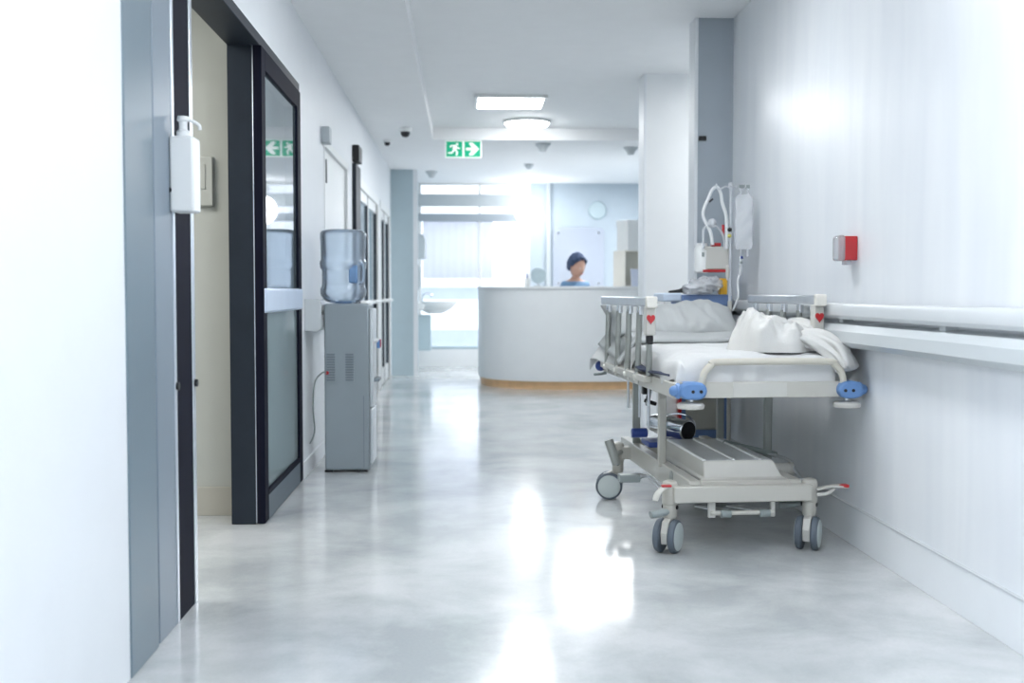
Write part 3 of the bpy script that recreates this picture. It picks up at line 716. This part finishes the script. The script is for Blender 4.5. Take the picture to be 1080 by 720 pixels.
# shaft under the tray
MB().cyl((-.23, .33, .27), (-.16, .33, .27), .026, 'postgrey', 18).build('shaft', T)
b = MB(); b.cyl((.18, .30, .30), (.31, .30, .30), .028, 'offwhite', 20)
b.cyl((.31, .30, .30), (.325, .30, .30), .033, 'offwhite', 20).build('shaft', T)
b = MB(); b.tube([(.16, .62, .36), (.30, .34, .345), (.325, .26, .30), (.34, .05, .20)], .008, 'steel', 8, smooth=3).build('linkage_rod', T)
b = MB(); b.box(.12, .34, -.0, .50, .352, .362, 'grey', rotm('Z', 22), (.20, .40, .36)) if False else b.tube([(.12, .68, .372), (.28, .40, .352)], .014, 'grey', 10)
b.build('lever', T)
# lower tray / column cover
b = MB()
def trp(x0, x1, y0, y1, z): return [(x0, y0, z), (x1, y0, z), (x1, y1, z), (x0, y1, z)]
lay = [trp(-.155, .215, .075, .86, .285), trp(-.155, .215, .075, .86, .298), trp(-.143, .205, .085, .86, .300), trp(-.140, .172, .105, .84, .366), trp(-.134, .166, .112, .83, .372)]
rr = [[b.bm.verts.new(p) for p in l] for l in lay]
b.loft(rr, 'offwhite'); b.bm.faces.ensure_lookup_table(); b.bm.faces[-1].material_index = b.mi('tray')
b.build('column_cover', T, bevel=.006)
for dx in (-.132, .0, .118):
    MB().tube([(dx - .002, .12, .372), (dx, .80, .374)], .006, 'white', 8).build('cover_rib', T, label='bright raised rib')
b = MB(); b.box(.205, .31, .10, .13, .275, .285, 'tray').build('shelf_plate', T)
# under-rack
b = MB()
b.box(-.145, -.115, .0, .02, .145, .215, 'offwhite').box(.125, .145, .0, .02, .145, .215, 'offwhite')
b.cyl((-.14, .0, .165), (.14, .0, .165), .010, 'cream_enamel', 12)
for x0 in (-.095, .075): b.cyl((x0, -.005, .162), (x0 + .045, -.005, .162), .017, 'grey', 12)
b.build('under_rack', T, bevel=.003)
for x0 in (-.09, .06):
    MB().box(x0, x0 + .075, .02, .45, .165, .172, 'tray', rotm('X', -8), (x0, .02, .168)).build('rack_slat', T, bevel=.003)
# columns
for x, y, z1 in ((-.22, .55, .67), (-.195, 1.25, .67), (.30, .58, .67), (.275, 1.30, .67)):
    b = MB(); b.box(x - .019, x + .019, y - .014, y + .014, .28, z1, 'cream_enamel' if x < 0 and y < 1 else 'postgrey').build('column', T, bevel=.006)
for x, y, z0, z1, r_ in ((-.262, 1.14, .50, .66, .006), (-.262, .86, .48, .66, .006), (-.262, .65, .45, .66, .007)):
    if r_ < .01: MB().cyl((x, y, z0), (x, y, z1), r_, 'steel', 8).build('rail_rod', T)
b = MB(); b.box(-.262, -.232, .78, .82, .60, .66, 'black').tube([(-.24, .78, .55), (-.22, .83, .60), (-.19, .85, .66)], .012, 'chrome', 8, smooth=3)
b.cyl((-.25, .80, .57), (-.19, .80, .55), .01, 'black', 8).build('release_lever', T, bevel=.004, label='dark release lever')
# upper frame
b = MB()
x0, x1 = UX - .37, UX + .36
b.box(x0, x0 + .045, -.03, 1.60, .655, .722, 'cream_enamel').box(x1 - .045, x1, -.03, 1.60, .655, .722, 'cream_enamel')
b.box(x0, x1, 1.56, 1.61, .66, .72, 'cream_enamel').box(x0 + .04, x1 - .04, .5, .55, .67, .70, 'cream_enamel').box(x0 + .04, x1 - .04, 1.2, 1.25, .67, .70, 'cream_enamel')
b.build('upper_frame', T, bevel=.006)
b = MB(); b.box(x0 + .02, x1 - .02, -.085, -.03, .662, .727, 'cream_enamel')
b.box(x0 + .24, x0 + .47, -.088, -.085, .664, .725, 'offwhite').build('end_bar', T, bevel=.006)
MB().box(x0 + .045, x1 - .045, -.02, 1.57, .715, .735, 'postgrey').build('deck', T, bevel=.003)
# blue bumpers with white roller discs
def bumper(xc, w_, nose, lab):
    b = MB(); pl = []
    hh = .036
    for i in range(9): a = radians(-90 + i * 22.5); pl.append((xc + w_ / 2 - hh + hh * cos(a), .694 + hh * sin(a)))
    for i in range(9): a = radians(90 + i * 22.5); pl.append((xc - w_ / 2 + hh + hh * cos(a), .694 + hh * sin(a)))
    b.prism(pl, 'blue', 'y', -.125, -.03)
    o = b.build('corner_bumper', T, bevel=.010, label=lab)
    for dx in (-.016, .018): MB().cyl((xc + dx + (.012 if nose < 0 else -.012), -.128, .692), (xc + dx + (.012 if nose < 0 else -.012), -.122, .692), .007, 'black', 12).build('screw', o)
    MB().lathe([(.034, 0), (.030, .012), (.024, .014), (.020, .03), (.012, .038), (.006, .04)], (xc + nose * (w_ / 2 - .006), -.075, .692), 'blue', 18, axis=(nose, 0, 0)).build('bumper_nose', o)
    MB().lathe([(.02, .0), (.055, .003), (.058, .018), (.05, .026), (.02, .03)], (xc, -.07, .615), 'offwhite', 26).cyl((xc, -.07, .64), (xc, -.07, .665), .012, 'steel').build('roller_disc', o, label='white bumper disc')
bumper(x0 + .065, .115, -1, 'blue corner bumper with two dark screws')
bumper(x1 + .005, .105, 1, 'blue corner bumper with two dark screws')
b = MB(); b.ball((x0 - .02, 1.58, .69), (.03, .035, .03), 'navy', 14, 8).build('end_knob', T, label='dark blue round knob')
MB().tube([(x0, 1.52, .655), (x0 - .03, 1.51, .65), (x0 - .07, 1.50, .648)], [.009, .008, .007], 'grey', 8).build('release_handle', T)
# push handle
hx0, hx1, zb, zt, yy = x0 + .105, x1 - .02, .72, .812, -.085
q = .085
pts = [(hx0, yy, zb)] + [(hx0 + q - q * cos(a), yy - .01, zt - q + q * sin(a)) for a in [radians(t) for t in (0, 30, 60, 90)]] + \
      [(hx1 - q + q * sin(a), yy - .01, zt - q + q * cos(a)) for a in [radians(t) for t in (0, 30, 60, 90)]] + [(hx1, yy, zb)]
MB().tube(pts, .0145, 'tube', 14, smooth=4, up=(0, 1, 0)).build('push_handle', T)
# side rails
def side_rail(x, y0, y1, zt, out, ks, lab):
    b = MB(); b.box(x - .022, x + .022, y0, y1, zt - .022, zt + .022, 'steel')
    o = b.build('side_rail', T, bevel=.008, label=lab)
    for i, yy in enumerate(ks):
        b = MB(); zb_ = .70
        b.tube([(x + out * .012, yy, zb_), (x + out * .004, yy, zt - .05)], .0145, 'postgrey', 12)
        b.cyl((x, yy, zt - .06), (x, yy, zt - .018), .016, 'chrome', 12)
        b.build('rail_post', o)
        b = MB(); b.lathe([(.030, 0), (.032, .006), (.026, .014), (.014, .018), (.012, .026), (.003, .028)], (x + out * .008, yy, .70), 'offwhite', 20, axis=(out, 0, 0))
        b.build('pivot', o)
    yy = y0 + .025
    b = MB(); b.box(x - .022, x + .024, yy - .028, yy + .028, zt - .15, zt - .02, 'offwhite').box(x - .014, x + .016, yy - .02, yy + .02, zt - .19, zt - .15, 'black')
    b.cyl((x, yy, .72), (x, yy, zt - .18), .014, 'postgrey', 12).build('latch', o, bevel=.006, label='white latch housing')
    b = MB(); hp = []
    for i in range(24):
        t = 2 * pi * i / 24; hp.append((x + .0012 * 16 * sin(t) ** 3, zt - .075 + .0015 * (13 * cos(t) - 5 * cos(2 * t) - 2 * cos(3 * t) - cos(4 * t))))
    b.prism(hp, 'red', 'y', yy - .036, yy - .028).build('latch_button', o, label='red heart-shaped latch button')
    MB().box(x - .026, x + .026, y0 - .03, y0, zt - .026, zt + .026, 'creambox').build('end_cap', o, bevel=.006)
    MB().box(x - .024, x + .018, y0 + .02, y1, .69, .722, 'cream_enamel').build('lower_rail', o, bevel=.004)
side_rail(x0 - .012, .35, 1.50, 1.055, -1, (.57, .81, 1.07, 1.36), 'bright left side rail, nearest the corridor')
side_rail(x1 - .01, .22, 1.20, 1.065, -1, (.46, .68, .90, 1.12), 'bright right side rail, nearest the wall')

# mattress, sheet, pillow, blanket: separate things lying on the stretcher
TM = Matrix.Translation((1.18, 4.75, 0)) @ Matrix.Rotation(radians(3.2), 4, 'Z')
def place(o): o.location = (1.18, 4.75, 0); o.rotation_euler = (0, 0, radians(3.2)); return o
MX0, MX1, MY0, MY1 = -.275, .365, -.03, 1.58
b = MB(); b.box(MX0 + .015, MX1 - .015, MY0 + .02, MY1 - .01, .736, .796, 'navyfab')
place(b.build('mattress', bevel=.02, **tags('dark navy mattress just visible under the white sheet', 'mattress')))
def top_z(x, y):
    h = .835 + .0 * y
    if y > 1.0: h += .05 * min(1, (y - 1.0) / .5)
    return h
def sheetf(u, v):
    y = MY0 - .115 + v * (MY1 - MY0 + .18)
    x = MX0 - .15 + u * (MX1 - MX0 + .27)
    yl = y; xl = x; z = top_z(x, max(y, MY0)); 
    n1 = noise.noise(Vector((x * 3, y * 2, 1))) * .012 + noise.noise(Vector((x * 9, y * 5, 3))) * .006 + abs(noise.noise(Vector((x * 4 + y * 6, y * 3 - x * 5, 9)))) * .012
    z += n1 * 1.7 - .006
    ex = min(1, max(0, (MX0 + .09 - x) / .09)); ey = min(1, max(0, (MY0 + .07 - y) / .07))
    ox = oy = 0; dz = .024 * ex ** 2 + .014 * ey ** 2 + .02 * ex * ey
    rr_ = .025
    if x < MX0:
        s = MX0 - x; dz += s * .95; ox = -(1 - math.exp(-s / .02)) * .018 + (s * .96)
        ox -= s * .0
        fl = max(0, (y - 1.15) / .45) ; fl = min(1, fl)
        ox -= fl * s * .55; ox += 0
        ox += .008 * sin(y * 22 + 1) * min(1, s / .1)
        if y < .9: dz *= .62 + .15 * sin(y * 7)
    if x > MX1:
        s = x - MX1; dz += s * .95; ox = (1 - math.exp(-s / .02)) * .018 - s * .96 + .008 * sin(y * 20) * min(1, s / .1)
    if y < MY0:
        s = MY0 - y; dz += s * .98; oy = -(1 - math.exp(-s / .02)) * .016 + s * .97
        oy -= .008 * (1 + sin(x * 31 + 2 * sin(x * 13)) + .8 * noise.noise(Vector((x * 12, s * 20, 2)))) * min(1, s / .06)
        dz = min(dz, .122)
    if y > MY1: s = y - MY1; dz += s * .9; oy = -s * .9 + .01
    return (x + ox, y + oy, z - dz)
b = MB(); b.grid(sheetf, 110, 200, 'sheet')
place(b.build('bed_sheet', ang=180, solid=-.004, **tags('white cotton sheet pulled over the stretcher mattress', 'bed sheet')))

def pillowf(u, v):
    a = 2 * u - 1; c_ = 2 * pi * v
    # superellipse cross-section, pinched ends
    e = (1 - abs(a) ** 3.2) ** .55
    x = .35 * a * (1 + .05 * max(0, cos(c_)))
    yy = .18 * (.74 + .26 * e + .34 * abs(a) ** 8) * cos(c_)
    zz = .072 * e * sin(c_)
    zz += .012 * e * noise.noise(Vector((a * 3, v * 5, 2)))
    if sin(c_) > 0: zz += .012 * e * (noise.noise(Vector((a * 9, v * 14, 5))) + .8 * abs(noise.noise(Vector((a * 5 + v * 4, v * 6, 9)))))
    p = rotm('X', 25) @ Vector((x, yy, zz)); return (p.x + .035, p.y + 1.41, p.z + .943 + .010 * sin(a * 5 - 1))
b = MB(); b.grid(pillowf, 64, 48, 'pillow')
bmesh.ops.remove_doubles(b.bm, verts=b.bm.verts, dist=1e-4)
place(b.build('pillow', ang=180, **tags('pale grey pillow propped at the head of the stretcher', 'pillow')))
# flat folded second layer below the pillow
def flapf(u, v):
    x = -.34 + .70 * u; y = 1.02 + .60 * v
    z = .842 + max(0, (y - 1.0)) * .1 + .022 + .006 * noise.noise(Vector((x * 5, y * 5, 8)))
    if x < -.25: z -= (-.25 - x) * 1.3
    if y < 1.04: z -= (1.04 - y) * .8
    return (x, y, z)
b = MB(); b.grid(flapf, 50, 30, 'pillow')
place(b.build('draw_sheet', ang=180, solid=.012, **tags('pale grey folded sheet lying under the pillow', 'draw sheet')))
# black straps
b = MB()
b.tube([(MX0 - .035, .62, .742), (MX0 - .04, .45, .738), (MX0 - .03, .25, .745), (MX0 - .01, .08, .745)], .014, 'navyfab', 8, smooth=5, sc=(.5, 1.4), up=(0, 0, 1))
b.tube([(MX0 - .045, .60, .752), (MX0 - .05, .52, .748), (MX0 - .03, .42, .745)], .018, 'navyfab', 8, smooth=4, sc=(.5, 1.3), up=(0, 0, 1))
place(b.build('strap', **tags('black and navy strap along the left edge of the mattress', 'strap')))

# crumpled blanket
CB = Vector((.235, .26))
def fold(p, sc_, seed):
    return 1 - abs(noise.noise(Vector((p[0] * sc_, p[1] * sc_ * 1.2, seed)))) * 2.2
def blf(u, v):
    a = 2 * pi * u; r_ = v
    Rx = .205 + .012 * sin(3 * a + 1) + .012 * sin(5 * a); Ry = .235 + .025 * sin(2 * a + .5) + .018 * sin(7 * a)
    rr_ = min(r_, 1)
    x = CB.x + cos(a) * Rx * rr_ + .02 * noise.noise(Vector((cos(a) * 2, sin(a) * 2, r_ * 3)))
    y = CB.y + sin(a) * Ry * rr_
    base = .842
    if x > .375: base -= (x - .375) * .9
    hump = .150 - .030 * max(0, min(1, (x - .14) / .10)) + .018 * math.exp(-((x - .10) / .09) ** 2)
    hump -= .050 * max(0, min(1, (x - .22) / .16)) * max(0, min(1, (.28 - y) / .22))
    cr1 = fold((x * .9 + y * .55, y * .8 - x * .5), 6.5, 3.1); cr2 = fold((x + y * .4, y * 1.3), 13, 7.7)
    crease = .075 * cr1 + .034 * cr2 + .010 * fold((x, y), 28, 1.3)
    edge = max(0, 1 - rr_ ** 8) ** .5
    z = base + (hump + crease * .8 - .066) * edge
    k = .03 * noise.noise(Vector((x * 14, y * 14, 4.))) * edge
    return (x + k, y + .7 * k, max(z, base - .004))
b = MB(); b.grid(blf, 150, 70, 'blanket')
bmesh.ops.remove_doubles(b.bm, verts=b.bm.verts, dist=2e-4)
# tail hanging over the corner
def tail(pts, rad, seed, flat=.5):
    P = [Vector(p) for p in pts]; n_ = len(P) - 1
    def at(t):
        t = min(max(t, 0), .9999) * n_; i = int(t); f_ = t - i
        p0 = P[max(i - 1, 0)]; p1 = P[i]; p2 = P[i + 1]; p3 = P[min(i + 2, n_)]
        return .5 * ((2 * p1) + (p2 - p0) * f_ + (2 * p0 - 5 * p1 + 4 * p2 - p3) * f_ * f_ + (3 * p1 - p0 - 3 * p2 + p3) * f_ ** 3), rad[i] * (1 - f_) + rad[i + 1] * f_
    def fn(u, v):
        c0, r0 = at(v); c1, _ = at(v + .02); c_1, _ = at(v - .02)
        t = (c1 - c_1).normalized(); s_ = t.cross(Vector((0, 0, 1))).normalized(); n = s_.cross(t)
        a = 2 * pi * u
        w_ = 1 + .20 * sin(3 * a + v * 4 + seed) + .10 * sin(7 * a + seed) + .25 * noise.noise(Vector((cos(a) * 2, sin(a) * 2, v * 5 + seed)))
        cap = min(1, (min(v, 1 - v) / .06)) ** .5 if min(v, 1 - v) < .06 else 1
        return tuple(c0 + (s_ * cos(a) + n * sin(a) * flat) * r0 * w_ * max(cap, .03))
    return fn
b.grid(tail([(.22, .16, .885), (.30, .12, .90), (.37, .05, .885), (.42, -.02, .835), (.445, -.06, .77)], [.05, .068, .07, .062, .045], 1.0, .55), 60, 60, 'blanket')
b.grid(tail([(.12, .10, .862), (.20, .11, .88), (.28, .10, .875), (.35, .06, .86)], [.02, .036, .04, .03], 4.0, .6), 40, 40, 'blanket')
b.grid(tail([(.30, .42, .93), (.38, .34, .93), (.44, .24, .87), (.455, .15, .80)], [.05, .07, .06, .04], 2.2, .6), 48, 40, 'blanket')
b.grid(tail([(.34, .04, .80), (.39, -.015, .79), (.42, -.05, .765)], [.03, .035, .025], 6.2, .7), 30, 24, 'blanket')
place(b.build('blanket', ang=180, **tags('crumpled white blanket heaped on the foot of the stretcher', 'blanket')))

# oxygen cylinder lying on the cover
r = root('gas_cylinder', 'short chrome cylinder with dark open end lying on the lower shelf', 'cylinder', (1.18, 4.75, 0), radians(3.2))
A = Vector((-.01, .875, .408)); D = Vector((-.5, 1, .06)).normalized()
b = MB(); b.lathe([(.044, .0), (.052, .005), (.052, .10), (.050, .12), (.054, .13), (.054, .16), (.050, .17), (.05, .24), (.04, .28), (.015, .30)], A, 'chrome', 32, axis=D).build('body', r)
MB().lathe([(.046, -.002), (.046, .002)], A, 'black', 28, axis=D).build('opening', r, label='black open end')
b = MB()
b.tube([tuple(A + Vector((.06, .12, -.04))), tuple(A + Vector((.065, .12, .02))), tuple(A + Vector((.03, .13, .06))), tuple(A + Vector((-.03, .16, .07))), tuple(A + Vector((-.09, .18, .05)))], .006, 'chrome', 8, smooth=4).build('handle', r)
b = MB(); b.box(-.21, .06, .87, 1.06, .325, .352, 'navy').cyl((-.28, .96, .39), (-.20, .96, .39), .024, 'navy', 18).build('cradle', r, bevel=.006, label='dark blue cradle and knob')

# ================================================================ IV STAND
IX, IY = 1.520, 6.45
r = root('drip_stand', 'tall chrome drip stand behind the head of the stretcher', 'drip stand', (IX, IY, 0))
b = MB(); b.cyl((0, 0, .08), (0, 0, 1.05), .0125, 'offwhite', 14).cyl((0, 0, 1.03), (0, 0, 1.70), .009, 'steel', 14).build('pole', r)
b = MB()
for sgn in (-1, 1):
    b.tube([(0, 0, 1.695), (sgn * .03, 0, 1.70), (sgn * .065, 0, 1.685), (sgn * .085, 0, 1.70), (sgn * .08, 0, 1.715)], .005, 'steel', 8, smooth=4)
    b.tube([(0, 0, 1.695), (sgn * .01, -.03, 1.70), (sgn * .02, -.065, 1.685), (sgn * .024, -.08, 1.70)], .005, 'steel', 8, smooth=4)
b.lathe([(.012, 0), (.016, .01), (.012, .03), (.004, .035)], (0, 0, 1.69), 'steel', 14).build('hook', r)
MB().ball((-.008, -.018, 1.455), .013, 'black', 12, 8).build('clamp_knob', r, label='black clamp knob')
MB().ball((-.008, -.015, 1.42), .012, 'olive', 12, 8).build('collar_button', r, label='olive yellow button')
b = MB()
for i in range(5):
    a = 2 * pi * i / 5 + .3
    b.tube([(0, 0, .11), (.05 * cos(a), .05 * sin(a), .10), (.12 * cos(a), .12 * sin(a), .065)], .012, 'offwhite', 8, smooth=3)
    b.lathe([(.004, 0), (.022, .002), (.024, .01), (.022, .02), (.004, .022)], (.12 * cos(a) - .011 * sin(a), .12 * sin(a) + .011 * cos(a), .0245), 'tyre', 14, axis=(sin(a), -cos(a), 0))
b.build('star_base', r)
MB().ball((-.018, -.02, 1.21), (.012, .012, .045), 'offwhite', 12, 8).build('pole_clamp', r)
# bag
def bagf(u, v):
    z = -.31 * v; w_ = .052 * (1 - .25 * max(0, (v - .85) / .15) ** 2) * (1 - .35 * max(0, (.06 - v) / .06)); a = 2 * pi * u
    t = .018 * sin(pi * min(1, v * 1.02 + .02)) ** .6 * (1 + .3 * sin(v * 19 + 3 * cos(a)))
    return (w_ * cos(a) * (1 + .03 * sin(v * 14)), (t + .002) * sin(a), z)
r = root('drip_bag', 'clear fluid bag hanging from the drip stand hook', 'drip bag', (IX + .078, IY, 1.655))
MB().grid(bagf, 32, 30, 'clear').build('pouch', r, ang=80)
b = MB(); b.tube([(-.02, 0, 0), (-.02, 0, .025), (.0, 0, .035), (.02, 0, .025), (.02, 0, 0)], .004, 'clear', 8, smooth=3).box(-.03, .03, -.004, .004, .035, .055, 'grey').build('hanging_tab', r)
for dx in (-.018, .02): MB().cyl((dx, 0, -.35), (dx, 0, -.31), .006, 'clear', 10).build('port', r)
MB().cyl((-.012, 0, -.365), (-.012, 0, -.35), .009, 'navy', 10).cyl((-.014, 0, -.395), (-.014, 0, -.38), .009, 'grey', 10).build('port_cap', r, label='navy blue port cap')
b = MB(); b.tube([(-.018, 0, -.35), (-.022, 0, -.44), (-.035, -.005, -.50), (-.032, -.01, -.58), (-.065, -.015, -.66)], .005, 'hose', 8, smooth=5).cyl((-.018, 0, -.40), (-.019, 0, -.46), .010, 'clear', 12).build('drip_line', r)

# ================================================================ TROLLEY
r = root('medical_trolley', 'blue and beige medical trolley behind the head of the stretcher', 'trolley', (1.365, 6.78, 0))
b = MB(); b.box(-.08, .19, -.15, .18, .20, 1.02, 'cartbeige').box(-.085, -.06, -.156, -.15, .20, 1.03, 'cartblue').box(.165, .19, -.156, -.15, .20, 1.03, 'cartblue').box(-.06, .165, -.156, -.15, .24, .29, 'cartblue').build('cabinet', r, bevel=.004)
for i in range(3):
    z0 = .30 + i * .235
    o = MB().box(-.058, .162, -.165, -.15, z0, z0 + .225, 'cartbeige').build('drawer', r, bevel=.006)
    MB().box(-.03, .13, -.175, -.165, z0 + .18, z0 + .195, 'transom').build('pull', o, bevel=.002)
MB().box(-.10, -.085, -.156, -.10, .25, 1.02, 'red').build('side_strip', r, label='red vertical strip')
b = MB(); b.box(-.185, -.10, -.12, .14, .24, .62, 'white').build('side_bin', r, bevel=.012, label='white side bin')
b = MB(); b.box(-.09, .205, -.18, .19, 1.02, 1.085, 'cartblue').build('worktop', r, bevel=.008)
b = MB(); b.box(-.20, -.09, -.17, .17, 1.045, 1.095, 'cartpale').build('side_shelf', r, bevel=.01, label='pale blue fold-out shelf')
b = MB(); b.cyl((-.185, -.14, .62), (-.185, -.14, 1.05), .007, 'white', 10).cyl((-.185, .12, .62), (-.185, .12, 1.05), .007, 'white', 10).build('shelf_strut', r)
for x in (-.10, .15):
    for y in (-.11, .13):
        b = MB(); b.cyl((x, y, .08), (x, y, .20), .012, 'steel', 12).lathe([(.01, -.012), (.043, -.011), (.045, 0), (.043, .011), (.01, .012)], (x, y, .045), 'tyre', 20, axis=(1, 0, 0)).build('castor', r)
def on(px, py, Y=6.68): return Vector((wx(px, Y), Y, wz(py, Y)))
# suction/monitor unit
p = on(754, 287)
r = root('suction_unit', 'white medical unit with red bands on top of the trolley', 'medical unit', (p.x, p.y, p.z))
b = MB(); b.box(-.075, .09, -.07, .08, .015, .15, 'offwhite').build('housing', r, bevel=.008)
b = MB(); b.box(-.078, .092, -.073, .083, 0, .015, 'red').build('base_band', r, bevel=.003, label='red band')
b = MB(); b.lathe([(.03, 0), (.042, .01), (.044, .13), (.036, .15), (.03, .17), (.032, .175)], (-.075, -.03, -.005), 'white', 24).build('side_canister', r, label='rounded white canister')
MB().box(-.02, .035, -.05, .0, .15, .172, 'red').build('valve_block', r, bevel=.006, label='red valve block')
MB().box(-.085, -.070, -.074, -.070, .09, .115, 'grey').build('badge', r)
p0 = p
r = root('breathing_hose', 'white looped breathing tubes above the medical unit', 'hose', (0, 0, 0))
Yh = 6.6
def hp_(l): return [tuple(on(a, c_, Yh)) for a, c_ in l]
MB().tube(hp_([(768, 262), (768, 240), (767, 226), (763, 214), (761, 203), (757, 197), (752, 200), (748, 209), (743, 221), (743, 229), (747, 237), (751, 246), (753, 258)]), .010, 'hose', 10, smooth=6).build('tube', r)
MB().tube(hp_([(743, 262), (743, 250), (743, 242), (747, 237), (753, 236), (760, 241), (765, 250), (766, 262)]), .007, 'clear', 10, smooth=6).build('tube', r)
MB().ball(tuple(on(752, 235, 6.58)), .028, 'clear', 18, 10).build('filter', r, label='round clear filter')
MB().box(-.014, .014, -.006, .006, -.005, .005, 'black', rotm('Y', -40)).build('clip', r, loc=tuple(on(751, 211, 6.585)), label='black clip')
MB().box(-.007, .007, -.006, .006, -.03, .03, 'red').build('tag', r, loc=tuple(on(764, 242, 6.62)), label='red tag')
# crumpled plastic bag / mask
def bag2(cx, cz, rx, rz, seed):
    def f(u, v):
        a = 2 * pi * u; e = -pi / 2 + pi * v; d_ = Vector((cos(e) * cos(a), cos(e) * sin(a), sin(e)))
        k = 1 + .35 * noise.noise(d_ * 2.5 + Vector((seed, 0, 0))) + .15 * noise.noise(d_ * 7 + Vector((seed, 2, 0)))
        return (cx + rx * d_.x * k, .07 * d_.y * k, max(cz + rz * d_.z * k, .002))
    return f
p = on(738, 308, 6.62)
b = MB(); b.grid(bag2(0, .035, .085, .05, 1), 40, 24, 'clear').grid(bag2(.06, .06, .08, .045, 4), 40, 24, 'clear')
b.build('plastic_bag', loc=(p.x, p.y, 1.086), ang=70, **tags('crumpled clear plastic packaging on the trolley top', 'plastic bag'))
b = MB(); b.tube([(-.05, -.02, .0), (-.05, -.02, .03), (-.035, -.02, .05), (.02, -.02, .055), (.085, -.02, .055)], .006, 'grey', 8, smooth=4)
b.build('grab_handle', loc=(wx(748, 6.6), 6.60, 1.086), **tags('grey bent handle on the trolley top', 'handle'))
b = MB(); b.box(-.022, .022, -.03, .03, .0, .085, 'yellow').box(-.024, .024, -.032, .032, .085, .095, 'yellow')
b.build('sharps_container', loc=(wx(764, 6.63), 6.63, 1.086), bevel=.005, **tags('small amber yellow container on the trolley top', 'container'))
b = MB(); b.prism([(-.045, 0), (.05, 0), (.062, .03), (.05, .04), (.02, .022), (-.045, .012)], 'black', 'y', -.015, .015)
b.build('laryngoscope', loc=(wx(716, 6.6), 6.65, 1.096), bevel=.004, **tags('black hand tool on the pale blue trolley shelf', 'tool'))

# ================================================================ LIGHT
w = bpy.data.worlds.new('sky'); S.world = w; w.use_nodes = True
bg = w.node_tree.nodes['Background']; bg.inputs[0].default_value = (.92, .96, 1, 1); bg.inputs[1].default_value = 1.7
def area(name, loc, rot, sx_, sy_, e, col=(1, 1, 1)):
    l = bpy.data.lights.new(name, 'AREA'); l.shape = 'RECTANGLE'; l.size = sx_; l.size_y = sy_; l.energy = e; l.color = col
    o = bpy.data.objects.new(name, l); COL.objects.link(o); o.location = loc; o.rotation_euler = rot; return o
area('near_window_fill', (XL - .25, .55, 1.6), (0, radians(-90), 0), 1.4, 2.4, 55, (.93, .97, 1))  # added area light outside the unseen window, shines across from the left
area('side_room_fill', (-2.3, 4.4, 2.6), (0, 0, 0), 1.2, 1.0, 22, (1, .99, .95))  # side room area lights are added fill, without fittings
area('side_room_fill', (-2.3, 6.5, 2.6), (0, 0, 0), 1.0, .6, 10, (1, 1, 1))
area('side_room_fill', (-2.3, 11, 2.6), (0, 0, 0), 1.5, 3, 40, (1, 1, 1))
area('reception_fill', (2.0, 14.6, 2.66), (0, 0, 0), 1.5, 1.5, 62, (1, 1, 1))  # added fill under the ceiling, brightens the reception area
area('passage_area', (2.6, 8.2, 2.78), (0, 0, 0), .8, .8, 15, (1, 1, 1))  # bare area light in the unseen side passage

# ================================================================ CAMERA
cam = bpy.data.cameras.new('camera'); co = bpy.data.objects.new('camera', cam); COL.objects.link(co)
cam.sensor_width = 36; cam.lens = 40; cam.clip_start = .05; cam.clip_end = 200
co.location = (0, 0, EYE)
co.rotation_euler = (radians(90) - atan(52 / 1200), 0, -atan(51 / 1200))
cam.dof.use_dof = True; cam.dof.focus_distance = 5.0; cam.dof.aperture_fstop = 2.4
S.camera = co
S.view_settings.view_transform = 'Standard'; S.view_settings.look = 'None'; S.view_settings.gamma = 1; S.view_settings.use_curve_mapping = False
S.view_settings.exposure = .84
S.cycles.use_denoising = True
S.cycles.max_bounces = 8; S.cycles.transparent_max_bounces = 12
S.cycles.sample_clamp_indirect = 6
